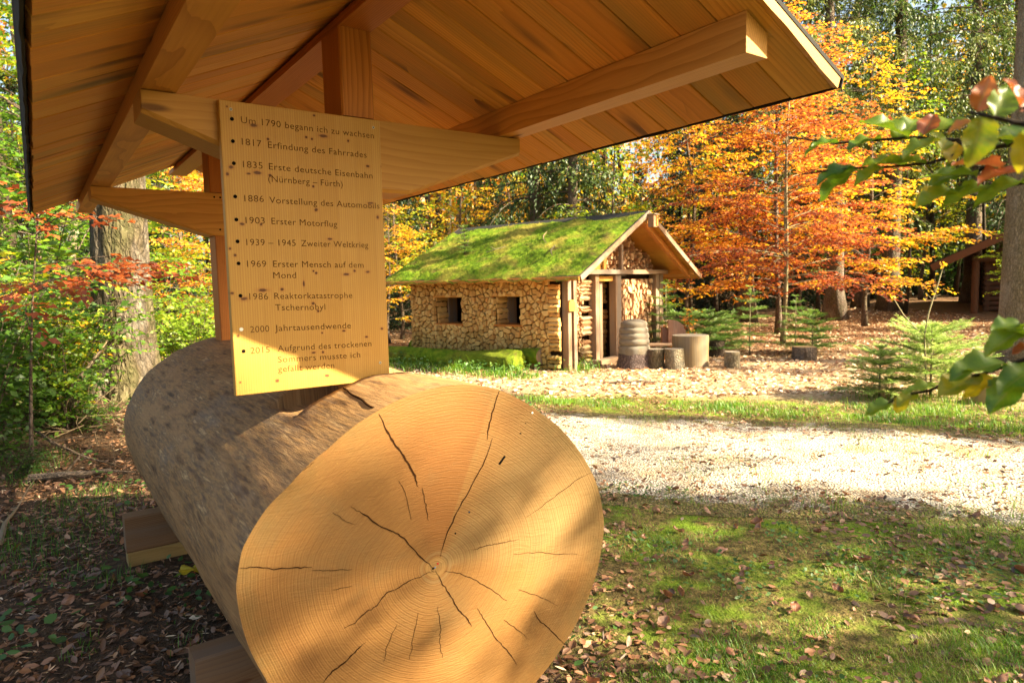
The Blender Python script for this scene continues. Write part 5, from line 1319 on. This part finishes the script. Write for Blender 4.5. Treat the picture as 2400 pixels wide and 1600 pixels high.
# young firs and spruces
fA = fir_proto('young_fir', .95, .92, 401, 7, 11, .027, .15, .2, ns=1.1, pw=.45, upk=.18)
fB = fir_proto('young_fir', .85, .72, 402, 6, 10, .029, .14, .16, ns=1.2, pw=.5, upk=.18)
fC = fir_proto('young_spruce', 1.5, .62, 403, 8, 5, .030, .13, .2, ns=1.0, upk=.05, pw=.6)
x, y = at(2180, 930, 8.55)[:2]; put(fA, x, y, .7, 1.0, (.74, .95), 'bright young fir in full sun at the right, the broader of the two', 'fir')
x, y = at(2062, 932, 8.6)[:2]; put(fB, x, y, 2.0, .80, (.72, .95), 'smaller sunlit young fir left of the broad one', 'fir')
for u, y, sc, lb, pr in ((1612, 14.0, 1.15, 'bushy young spruce right behind the carved bench', fB), (1662, 14.2, 1.1, 'young spruce behind the log table', fB), (1560, 14.6, 1.05, 'young spruce pressed against the right wall of the hut', fC),
                         (1758, 13.9, .98, 'sparse young spruce with a thin dark stem between the log table and the copper beech', fC), (1864, 13.7, .85, 'slim young spruce directly behind the barked stump', fC), (1905, 14.0, 1.05, 'bushy young fir right of the barked stump', fB), (1700, 15.3, 1.0, 'low young spruce in the half shade behind the lone log block', fB)):
    put(pr, gx(u, y, 760), y, u * .37, sc, (.42, .8), lb, 'spruce')
oak = bush_proto('oak_sapling', 1.3, .45, 305, 4, .085, .8)
put(oak, gx(1602, 13.6, 760), 13.6, .4, .95, (.72, .3), 'small oak sapling with rust-orange leaves beside the hut corner', 'sapling')
q = slope(.45, 2.75, .03); q = HP(q[0], q[1], q[2]); rf = fir_proto('spruce_seedling', .62, .26, 406, 7, 5, .034, .10, .15, ns=1.2, bark='bark')
put(rf, q[0], q[1], 0, 1.0, (.6, .8), 'little spruce seedling growing out of the mossy hut roof', 'seedling', z=float(q[2]))
# bare sapling with two stems
x, y = at(2170, 905, 8.3)[:2]; bs = empty('bare_sapling', (x, y, 0), 0, 'leafless sapling with two pale forking stems rising out of the sunlit fir', 'sapling')
def loc(u, v): return at(u, v, y) - np.array([x, y, 0])
g = Geo(); tube(g, [loc(2172, 925), loc(2169, 850), loc(2167, 785), loc(2176, 735), loc(2186, 702), loc(2197, 670), loc(2206, 640), loc(2212, 622)], [.012, .011, .010, .009, .008, .007, .006, .004], 6)
tube(g, [loc(2167, 787), loc(2142, 765), (loc(2118, 738)), loc(2102, 712), loc(2091, 694)], [.008, .007, .006, .005, .004], 6); tube(g, [loc(2186, 702), loc(2176, 693), loc(2170, 686)], [.004, .003, .002], 4); tube(g, [loc(2192, 694), loc(2205, 690)], [.003, .002], 4)
g.build('stem', M['bark_smooth'], bs)
fo = Fol(); rr = np.random.default_rng(9)
for u, v, k in ((2212, 621, 7), (2090, 694, 4), (2172, 690, 3)):
    b = loc(u, v) + rr.normal(0, .02, (k, 3)); fo.add(b, rr.normal(0, 1, (k, 3)), rr.normal(0, 1, (k, 3)), .055, rr.uniform(.3, .7, k))
lv = fo.mesh('crown', M['leaf'], bs); lv.color = (.55, .3, 0, 1)

# far wood: one mass of trunks and crowns behind everything
def far_wood():
    r = np.random.default_rng(500); fo = Fol(); g = Geo()
    for i in range(170):
        a = math.radians(r.uniform(-52, 52)); d = r.uniform(36, 75); x, y = d * math.sin(a), d * math.cos(a)
        H = r.uniform(9, 22); tube(g, [(x, y, -.3), (x + r.normal(0, .2), y, H * .5), (x + r.normal(0, .4), y, H)], [.2, .14, .03], 5, .5, False)
        n = 900; zc = r.uniform(.02, 1, n) ** .9 * H; R_ = (1.4 + 2.2 * np.sin(np.clip(zc / H, 0, 1) * PI)) * r.uniform(.7, 1.2)
        aa = r.uniform(0, 6.28, n); rr_ = R_ * np.sqrt(r.uniform(.1, 1, n)); b = np.stack([x + rr_ * np.cos(aa), y + rr_ * np.sin(aa), zc], 1)
        fo.add(b, r.normal(0, 1, (n, 3)), r.normal(0, .8, (n, 3)) + [0, 0, .6], r.uniform(.25, .5, n), np.where(zc < 3.5 + r.normal(0, .5, n), .02, np.clip(r.choice([.05, .15, .3, .45, .55, .68]) + r.normal(0, .08, n), 0, 1)), .36)  # low leaves darkened: shade under the crowns put into their colour
    V, Fc, t = fo.arrays(); o = mk('distant_wood', V, Fc, M['leaf'], None, None, t); o.color = (.5, 1, 0, 1); tag(o, kind='stuff')
    o2 = g.build('distant_trunks', M['bark_dark']); tag(o2, kind='stuff')
far_wood()

# ------------------------------------------------------------------ ground cover
def in_log(x, y, lw_=.45):
    q = np.stack([x, y, 0 * x], 1) @ KR - np.array([LCX, 3.2, 0]); sl_ = (np.abs(q[:, 0]) < .74) & ((np.abs(q[:, 1] + .63) < .17) | (np.abs(q[:, 1] - 1.26) < .17)); return sl_ | ((np.abs(q[:, 0]) < lw_) & (np.abs(q[:, 1]) < 1.5))
def in_hut(x, y, m=.1):
    d = np.stack([x - HX, y - HY], 1); u, w = d @ HU, d @ HWv; return (u > -m) & (u < HWF + m) & (w > -.25) & (w < HL + m)
def infr(x, y, pad=.06): return (np.abs(x) < y * (.7685 + pad) + .3) & (y > 2.05)
def blades(name, n, area, dens, hmin, hmax, wd, seed, tone=(.45, .2), lean=.5, seg=2):
    r = np.random.default_rng(seed); x = r.uniform(area[0], area[1], n); y = area[2] + (area[3] - area[2]) * r.uniform(0, 1, n) ** 1.25
    P = np.stack([x, y], 1); k = (r.uniform(0, 1, n) < dens(x, y)) & infr(x, y) & ~in_log(x, y) & ~in_hut(x, y); x, y = x[k], y[k]; n = len(x)
    cl = np.clip(.75 + .5 * snoise(np.stack([x, y], 1), seed, 3, 3.0), .3, 1.5)
    h = r.uniform(hmin, hmax, n) * cl * (1 + (r.uniform(0, 1, n) < .03) * 1.0); a = r.uniform(0, 6.28, n); sd_ = np.stack([np.cos(a), np.sin(a), 0 * a], 1); ld = np.stack([-np.sin(a), np.cos(a), 0 * a], 1) * (lean * r.uniform(.2, 1.6, n))[:, None]
    b = np.stack([x, y, gz(x, y)], 1); up = np.array([0, 0, 1.]); w = wd * r.uniform(.6, 1.4, n)[:, None]; h = h[:, None]
    m1 = b + up * h * .55 + ld * h * .30; t_ = b + up * h * .92 + ld * h * .95
    V = np.stack([b - sd_ * w, b + sd_ * w, m1 + sd_ * w * .75, m1 - sd_ * w * .75, t_ + sd_ * w * .1, t_ - sd_ * w * .1], 1).reshape(-1, 3)
    i = np.arange(n)[:, None] * 6; Fc = np.concatenate([i + [0, 1, 2, 3], i + [3, 2, 4, 5]])
    tn = np.clip(tone[0] + tone[1] * r.normal(0, 1, n) + .18 * snoise(np.stack([x, y], 1), seed + 1, 3, 2.0), 0, 1)
    return tag(mk(name, V, Fc, M['grass'], None, None, np.repeat(tn, 6)), kind='stuff')
def n01(x, y, s, f): return .5 + .5 * snoise(np.stack([x, y], 1), s, 4, f)
def d_lawn(x, y):
    p = pco(x, y); e = np.clip((5.35 + .5 * (n01(x, y, 31, 1.2) - .5) - p) / .7, 0, 1); l = np.clip((x - .15 + .9 * (n01(x, y, 32, 1.5) - .5)) / .5, 0, 1)
    bare = np.clip((n01(x, y, 33, 1.5) - .36) / .20, .10, 1); q = np.clip(1 - 1.2 * np.exp(-((x - 1.5) ** 2 / .9 + (y - 4.4) ** 2 / .16)), .08, 1)
    return e * l * bare * q
def d_strip(x, y):
    p = pco(x, y); q = .959 * x - .284 * y; lo_ = np.clip(8.2 - .17 * q, 7.25, 8.3); hi_ = 9.05; w_ = .18 * (n01(x, y, 34, 2.2) - .5); return np.clip((p - lo_ + w_) / .2, 0, 1) * np.clip((hi_ - p + w_) / .25, 0, 1) * np.clip((x + .5) / 1.0, 0, 1) * np.clip((n01(x, y, 35, 1.6) - .22) / .25, .15, 1)
def d_path(x, y):
    p = pco(x, y); q = .959 * x - .284 * y; lo_ = np.clip(8.2 - .17 * q, 7.25, 8.3); e = np.exp(-((p - lo_) / .35) ** 2) + np.exp(-((p - 5.0) / .4) ** 2); return ((p > 4.7) & (p < 9.2)) * np.clip((n01(x, y, 36, 1.6) + .32 * e - .62) / .2, 0, .7) * np.clip(.4 + x / 6, 0, 1)
def d_left(x, y): return np.clip((n01(x, y, 37, 1.2) - .60) / .15, 0, .8) * (x < .1)
def d_hutfoot(x, y):
    d = np.stack([x - HX, y - HY], 1); u, w = d @ HU, d @ HWv
    a = np.exp(-((u + 1.05) / .35) ** 2) * (w > -.2) * (w < 3.5) + np.exp(-((u - .1) ** 2 + (w + .30) ** 2) / .09) * .9; return np.clip(a, 0, 1)
def d_right(x, y):
    p = pco(x, y); return np.clip((p - 8.6) / .8, 0, 1) * np.clip((10.6 - p) / 1.0, 0, 1) * np.clip((x - 4.0) / 1.6, 0, .75)
blades('grass', 300000, (0, 5.6, 2.1, 6.2), d_lawn, .012, .036, .0014, 601, (.60, .20), 1.0)
blades('grass', 90000, (-1, 8.5, 5.4, 9.6), d_strip, .04, .11, .0026, 602, (.46, .18), .6)
blades('grass', 60000, (-1, 9, 4.0, 9), d_path, .03, .07, .002, 603, (.6, .2), .7)
blades('grass', 40000, (-5, .3, 2.1, 6.5), d_left, .03, .09, .0018, 604, (.25, .15), .6)
blades('grass', 26000, (-3.6, 2.2, 10.4, 15), d_hutfoot, .07, .22, .005, 605, (.42, .18), .55)
blades('grass', 30000, (3.5, 9.5, 7, 11), d_right, .04, .12, .003, 606, (.62, .2), .6)

def scatter(name, mat, n, area, dens, lmin, lmax, seed, tone, tilt=.35, wd=.34, zoff=.008, fold=.12):
    r = np.random.default_rng(seed); x = r.uniform(area[0], area[1], n); y = area[2] + (area[3] - area[2]) * r.uniform(0, 1, n) ** 1.3
    k = (r.uniform(0, 1, n) < dens(x, y)) & infr(x, y) & ~in_hut(x, y) & ~in_log(x, y, .0); x, y = x[k], y[k]; n = len(x); a = r.uniform(0, 6.28, n); fo = Fol()
    l = r.uniform(lmin, lmax, n); fo.add(np.stack([x, y, gz(x, y) + zoff * r.uniform(.3, 1.6, n)], 1), np.stack([np.cos(a), np.sin(a), r.normal(.05, tilt * .5, n)], 1), np.stack([r.normal(0, tilt, n), r.normal(0, tilt, n), np.ones(n)], 1), l, np.clip(tone[0] + tone[1] * r.normal(0, 1, n), 0, 1), wd * r.uniform(.7, 1.15, n))
    return tag(fo.mesh6(name, mat, None, fold), kind='stuff')
def d_litter(x, y): return np.clip((pco(x, y) - 8.9) / .8, 0, 1) * np.clip((x + 3.2) / 1.0, .25, 1)
def d_mulch(x, y): return np.clip((.5 - x) / .4, 0, 1) * np.clip((10 - y) / 2, 0, 1)
def d_all(x, y): return np.clip((x + .1) / .4, 0, 1) * (pco(x, y) < 9.2) * np.clip((n01(x, y, 38, 1.4) - .30) / .3, .12, 1) * np.where((pco(x, y) > 5.4) & (pco(x, y) < 7.0), .6, 1)
scatter('leaf_litter', M['litter'], 60000, (-9, 15, 9, 27), d_litter, .05, .10, 611, (.74, .24), .45)  # pale leaf tone carries the bright sun on the litter
scatter('leaf_litter', M['litter'], 20000, (-4.5, .6, 2.1, 9), d_mulch, .015, .07, 612, (.30, .18), .6, .26)
scatter('wood_chips', M['litter'], 26000, (-4.5, .6, 2.1, 8), d_mulch, .012, .055, 613, (.40, .28), .5, .09, .012, .02)
scatter('leaf_litter', M['litter'], 32000, (0, 9, 2.1, 9.4), d_all, .015, .058, 614, (.36, .17), .45)
def d_herb(x, y): return np.clip((n01(x, y, 39, 1.8) - .50) / .2, 0, 1) * np.clip((x - .2) / .5, 0, 1) * (pco(x, y) < 5.2)
def d_herbl(x, y): return np.clip((n01(x, y, 40, 1.3) - .52) / .15, 0, 1) * (x < .3)
scatter('lawn_herbs', M['herb'], 16000, (0, 5.5, 2.1, 5.8), d_herb, .012, .036, 621, (.5, .2), .5, .36, .022)
scatter('woodland_herbs', M['herb'], 5000, (-6, .3, 2.6, 9), d_herbl, .025, .07, 622, (.40, .2), .5, .36, .07)
scatter('woodland_herbs', M['herb'], 4000, (-3.6, 2.0, 10.4, 15), lambda x, y: d_hutfoot(x, y) * .9, .04, .09, 623, (.55, .2), .6, .36, .14)

# bigger single fallen leaves
def curl_leaf(seed, L=.085, curl=.35, lob=.0):
    r = np.random.default_rng(seed); nu, nv = 9, 7; V = []; G = []
    for i in range(nu):
        t = i / (nu - 1); w = (math.sin(PI * t ** .85) ** .8) * .34 * (1 + lob * math.sin(t * 19)) + .004
        for j in range(nv):
            s_ = (j / (nv - 1) - .5) * 2
            V.append((L * (t - .5), L * w * s_, L * (curl * (s_ * s_) * .5 * (1 + .5 * math.sin(3 * t + seed)) + curl * .35 * (2 * t - 1) ** 2 + .05 * math.sin(9 * t + seed + 3 * s_)) + .006)); G.append((t, s_, 0))
    g = Geo(); fs = [(i * nv + j, (i + 1) * nv + j, (i + 1) * nv + j + 1, i * nv + j + 1) for i in range(nu - 1) for j in range(nv - 1)]
    return np.array(V), fs, np.array(G)
def dryleaf_mat(name, a, b):
    m = NT(name); g = m.attr('gr', 'Vector'); sx = m.n('SeparateXYZ', {0: g}); o = m.n('ObjectInfo').outputs['Random']
    vein = m.math('ABSOLUTE', m.math('SINE', m.math('MULTIPLY', m.math('SUBTRACT', sx.outputs[0], m.math('MULTIPLY', m.math('ABSOLUTE', sx.outputs[1]), .22)), 34)))
    col = m.mix(o, a, b); col = m.mix(m.rng(vein, .25, .0, 0, .35), col, tuple(x * .4 for x in a)); col = m.mix(m.rng(m.math('ABSOLUTE', sx.outputs[1]), .06, .02, 0, .6), col, tuple(min(1, x * 1.6) for x in b))
    nz = m.noise(m.n('TexCoord').outputs['Object'], 60, 3); col = m.mix(m.rng(nz, .5, .75, 0, .6), col, tuple(x * .35 for x in a))
    d = m.n('BsdfDiffuse', {0: col}).outputs[0]; tr = m.n('BsdfTranslucent', {0: col}).outputs[0]; s_ = m.n('MixShader', {0: .2, 1: d, 2: tr}).outputs[0]
    return m.done(m.n('MixShader', {0: .06, 1: s_, 2: m.n('BsdfGlossy', {1: .5}).outputs[0]}).outputs[0])
M['fallen'] = dryleaf_mat('fallen_leaf', (.20, .07, .028), (.38, .20, .115))
pl = []
for k in range(6):
    V, fs, G = curl_leaf(700 + k, .058 + .006 * k, (.08, .22, .4, .15, .55, .3)[k], (.0, .06, .1, .0, .08, .12)[k]); o = mk('fallen_leaf', V, fs, M['fallen'], None, G, None, True); pl.append(o)
r = np.random.default_rng(710); cnt = 0; tries = 0; used = set()
while cnt < 140 and tries < 6000:
    tries += 1; x = r.uniform(-2.6, 4.5); y = 2.15 + 3.4 * r.uniform() ** 1.5
    if not infr(np.array([x]), np.array([y]), -.02)[0] or in_log(np.array([x]), np.array([y]))[0] or pco(x, y) > 5.3: continue
    if x < .2 and r.uniform() < .55: continue
    k = int(r.integers(0, 6)); o = pl[k] if k not in used else pl[k].copy()
    if k in used: COL.objects.link(o)
    used.add(k); o.location = (x, y, float(gz(x, y)[0]) + r.uniform(.004, .018)); o.rotation_euler = (r.normal(0, .3) + (PI if r.uniform() < .4 else 0), r.normal(0, .4), r.uniform(0, 6.28)); s_ = r.uniform(.5, 1.1); o.scale = (s_, s_, s_)
    if o.rotation_euler[0] > 2: o.location.z += .025
    tag(o, 'curled dry brown leaf lying on the shaded ground near the log' if x < .2 else 'curled dry brown leaf lying loose in the near grass', 'leaf', 'fallen leaves under the shelter' if x < .2 else 'fallen leaves in the grass'); cnt += 1
# yellow spotted maple leaf on its red stalk
M['maple'] = plain('maple_leaf', (.55, .38, .02), .6, .3, .95, 38); M['stalk'] = plain('red_stalk', (.32, .06, .025), .5)
p = atz(455, 1345, .03); ml_ = empty('maple_leaf', tuple(p), .3, 'yellow spotted maple leaf on a red stalk under the log', 'leaf')
pol = []
for k in range(40):
    a = k / 40 * 2 * PI; pol.append(((.060 + .022 * abs(math.cos(a * 2.5)) ** .8) * math.cos(a) * 1.1, (.052 + .02 * abs(math.cos(a * 2.5)) ** .8) * math.sin(a) + .03))
V = [(0, .03, .02)] + [(a, b + .01, .02 + .012 * math.sin(i * .9)) for i, (a, b) in enumerate(pol)]
mk('blade', V, [(0, 1 + i, 1 + (i + 1) % 40) for i in range(40)], M['maple'], ml_)
g = Geo(); tube(g, [(0, .0, .02), (.02, -.06, .01), (.035, -.13, -.01)], [.002, .0018, .0015], 5); g.build('stalk', M['stalk'], ml_)
# brush and fallen branches at the foot of the big trunk
def branch(name, pts, r0, mat, lb, cat='branch', twigs=3, seed=0):
    pts = np.array(pts); c_ = pts.mean(0) * [1, 1, 0]; e = empty(name, tuple(c_), 0, lb, cat); r = np.random.default_rng(seed); g = Geo(); tube(g, pts - c_, np.linspace(r0, r0 * .4, len(pts)), 7, .5, True, .1, seed)
    for k in range(twigs):
        i = int(r.integers(0, len(pts))); a = pts[i] - c_; d = norm(r.normal(0, 1, 3) + [0, 0, .5]); tube(g, [a, a + d * .18, a + d * .35 + [0, 0, -.03]], [r0 * .4, r0 * .25, .002], 4)
    g.build('stem', M[mat], e); return e
branch('fallen_branch', [atz(70, 1120, .05), atz(150, 1112, .07), atz(210, 1108, .06), atz(260, 1100, .05)], .035, 'bark', 'thick mossy fallen branch lying behind the far sleeper', seed=1)
branch('fallen_branch', [atz(60, 990, .35), atz(120, 1035, .25), atz(200, 1070, .12), atz(270, 1090, .05)], .016, 'bark', 'thin arching dead branch left of the log', seed=2)
branch('fallen_branch', [at(170, 905, 7.0), at(215, 850, 7.1), at(250, 800, 7.2)], .028, 'oldwood', 'pale broken stick leaning in the thicket beside the furrowed trunk', seed=3)
branch('fallen_branch', [atz(0, 1270, .03), atz(12, 1225, .03), atz(40, 1190, .02)], .02, 'oldwood', 'bent pale stick on the ground at the left edge', seed=4)
r = np.random.default_rng(720); g = Geo()
for k in range(420):
    u, v = r.uniform(-20, 330), r.uniform(890, 1010); b = atz(u, v, .05 + .25 * r.uniform()); d = norm(r.normal(0, 1, 3) * [1, 1, .45]); L = r.uniform(.15, .6)
    tube(g, [b, b + d * L * .5 + r.normal(0, .04, 3), b + d * L], [.006, .005, .002], 3, .5, False)
tag(g.build('dry_brush', M['oldwood']), kind='stuff')
for u, v, sc, hue, lb in ((30, 1030, .55, (.08, .25), 'dark green low shrub at the lower left edge'), (60, 1120, .42, (.05, .2), 'dark green herb clump behind the fallen branch'), (225, 1040, .4, (.16, .25), 'small green shrub at the foot of the dry brush'), (95, 960, .5, (.14, .25), 'green shrub in front of the dry brush')):
    p = atz(u, v); put(uC, p[0], p[1], u, sc, hue, lb, 'shrub')

# ------------------------------------------------------------------ branches close to the camera
M['nearleaf'] = None
def near_mat():
    m = NT('near_beech_leaf'); g = m.attr('gr', 'Vector'); sx = m.n('SeparateXYZ', {0: g}); oc = m.n('SeparateColor', {0: m.n('ObjectInfo').outputs['Color']})
    nz = m.noise(m.n('TexCoord').outputs['Object'], 34, 4, .6)
    f = m.math('ADD', oc.outputs[0], m.math('MULTIPLY', m.math('SUBTRACT', nz, .5), oc.outputs[1]), clamp=True)
    vein = m.math('ABSOLUTE', m.math('SINE', m.math('MULTIPLY', m.math('SUBTRACT', sx.outputs[0], m.math('MULTIPLY', m.math('ABSOLUTE', sx.outputs[1]), .25)), 26)))
    f = m.math('ADD', f, m.math('MULTIPLY', m.rng(vein, .3, 0), .06))
    col = m.ramp(f, SEASON); col = m.mix(m.rng(m.math('ABSOLUTE', sx.outputs[1]), .05, .015, 0, .6), col, (.30, .28, .06))
    d = m.n('BsdfDiffuse', {0: col}).outputs[0]; tr = m.n('BsdfTranslucent', {0: col}).outputs[0]; s_ = m.n('MixShader', {0: .5, 1: d, 2: tr}).outputs[0]
    return m.done(m.n('MixShader', {0: .03, 1: s_, 2: m.n('BsdfGlossy', {0: (1, 1, 1, 1), 1: .38}).outputs[0]}).outputs[0])
M['nearleaf'] = near_mat()
def near_leaf(parent, c, d, n, L, hue, seed, wav=.055):
    L = L * .80
    r = np.random.default_rng(seed); d = norm(d); s_ = norm(np.cross(n, d)); n = np.cross(d, s_); nu, nv = 15, 7; V = []; G = []
    for i in range(nu):
        t = i / (nu - 1); w = .33 * (math.sin(PI * t ** .8) ** .75) * (1 + .07 * math.sin(t * 40)) + .003
        for j in range(nv):
            q = (j / (nv - 1) - .5) * 2
            h = .16 * abs(q) * w / .33 + wav * math.sin(t * 14 + seed + (1.5 if q > 0 else 0)) * abs(q) - .18 * t * t
            V.append(c + L * ((t) * d + w * q * s_ + h * n)); G.append((t, q, 0))
    fs = [(i * nv + j, (i + 1) * nv + j, (i + 1) * nv + j + 1, i * nv + j + 1) for i in range(nu - 1) for j in range(nv - 1)]
    o = mk('leaf', np.array(V) - np.array(parent.location), fs, M['nearleaf'], parent, np.array(G), None, True); o.color = (hue + .09, .36, 0, 1); return o
def near_branch(name, label, twigs, leaves, seed):
    p0 = at(*twigs[0][0][:2], twigs[0][0][2]); e = empty(name, tuple(p0), 0, label, 'branch'); g = Geo()
    for tw in twigs:
        P = np.array([at(u, v, y) for u, v, y in tw]) - p0; tube(g, P, np.linspace(.0036, .0014, len(P)), 6, .5, False)
    g.build('twig', M['bark_dark'], e)
    for i, (u, v, y, ang, L, hue, tl) in enumerate(leaves):
        # ang: direction of the blade in the picture plane (0 = right, 90 = up); tl: how far the blade tips toward the viewer
        a = math.radians(ang); d = np.array([math.cos(a), .25 * math.sin(i * 2.4), math.sin(a)]); tl = tl * .6; n = np.array([.25 * math.sin(i * 1.7), -math.sin(math.radians(tl)), math.cos(math.radians(tl))])
        near_leaf(e, at(u, v, y), d, n, L, hue, seed + i)
    return e
near_branch('beech_branch', 'near beech branch with wavy green and rust leaves reaching in from the right edge',
    [[(2440, 330, 1.0), (2277, 352, 1.05), (2180, 382, 1.08), (2090, 391, 1.12), (2001, 394, 1.15), (1880, 408, 1.18)], [(2440, 322, 1.02), (2260, 330, 1.06), (2150, 322, 1.1), (2020, 330, 1.15), (1960, 336, 1.18), (1850, 322, 1.22)],
     [(2440, 420, .95), (2330, 440, 1.0), (2240, 450, 1.05), (2200, 436, 1.08)], [(2330, 385, 1.0), (2265, 410, 1.03), (2235, 405, 1.05)], [(2277, 352, 1.05), (2240, 330, 1.02)]],
    [(2005, 394, 1.15, 192, .085, .10, 35), (2010, 395, 1.15, 214, .095, .15, 40), (2120, 388, 1.11, 172, .10, .22, 18), (2170, 383, 1.08, 168, .07, .18, 25), (2070, 392, 1.12, 205, .07, .22, 25), (1965, 335, 1.18, 178, .06, .12, 30), (1935, 332, 1.2, 205, .05, .14, 35),
     (2060, 328, 1.14, 186, .075, .12, 28), (2095, 330, 1.12, 40, .085, .16, 45), (2130, 322, 1.1, 150, .10, .15, 50), (2155, 322, 1.1, 25, .095, .18, 45), (2165, 318, 1.09, 60, .06, .75, 40), (2200, 330, 1.07, 195, .08, .24, 20), (2215, 372, 1.07, 110, .06, .26, 60), (2225, 378, 1.06, 60, .06, .40, 50),
     (2240, 408, 1.05, 195, .06, .15, 65), (2290, 412, 1.02, 170, .08, .20, 25), (2350, 395, .98, 165, .09, .72, 20), (2390, 402, .96, 185, .085, .76, 20), (2205, 440, 1.08, 215, .055, .34, 60), (2260, 450, 1.04, 185, .10, .22, 22), (2330, 440, 1.0, 190, .095, .17, 25), (2400, 425, .96, 200, .09, .15, 22), (2420, 345, 1.0, 160, .08, .20, 30), (2360, 342, 1.0, 40, .08, .14, 40)], 800)
near_branch('beech_branch', 'blurred beech twig with large green-yellow and rust leaves nearest the viewer at right',
    [[(2450, 300, .72), (2380, 288, .74), (2300, 268, .77), (2270, 262, .78)], [(2450, 240, .7), (2390, 255, .73)]],
    [(2300, 272, .77, 262, .070, .26, 72), (2330, 278, .76, 60, .06, .14, 55), (2290, 262, .78, 78, .050, .72, 70), (2275, 285, .78, 200, .03, .62, 60), (2395, 262, .73, 110, .05, .80, 60), (2400, 300, .73, 280, .06, .18, 60), (2440, 300, .72, 250, .06, .32, 60)], 840)
near_branch('beech_branch', 'lower beech branch with broad green leaves crossing the sunlit litter at the right edge',
    [[(2450, 828, .88), (2392, 845, .90), (2330, 868, .92), (2285, 880, .94), (2262, 874, .96)], [(2300, 878, .93), (2230, 890, .97), (2180, 915, 1.0), (2120, 925, 1.03), (2060, 955, 1.05)], [(2450, 770, .86), (2390, 760, .88), (2350, 772, .9)]],
    [(2355, 850, .91, 188, .095, .14, 32), (2310, 868, .92, 176, .06, .17, 30), (2290, 880, .94, 196, .085, .28, 38), (2330, 885, .92, 215, .06, .36, 40), (2400, 880, .9, 222, .085, .10, 35), (2430, 860, .89, 205, .08, .12, 35), (2190, 906, .99, 186, .05, .20, 30), (2150, 922, 1.02, 200, .05, .24, 30), (2090, 944, 1.04, 200, .055, .14, 35), (2120, 925, 1.03, 250, .04, .30, 50),
     (2395, 762, .88, 178, .06, .13, 35), (2400, 770, .88, 215, .07, .16, 50), (2430, 800, .88, 150, .06, .14, 40), (2420, 812, .88, 190, .035, .82, 30)], 870)
for o in list(bpy.data.objects):
    if '_used' in o.keys(): del o['_used']
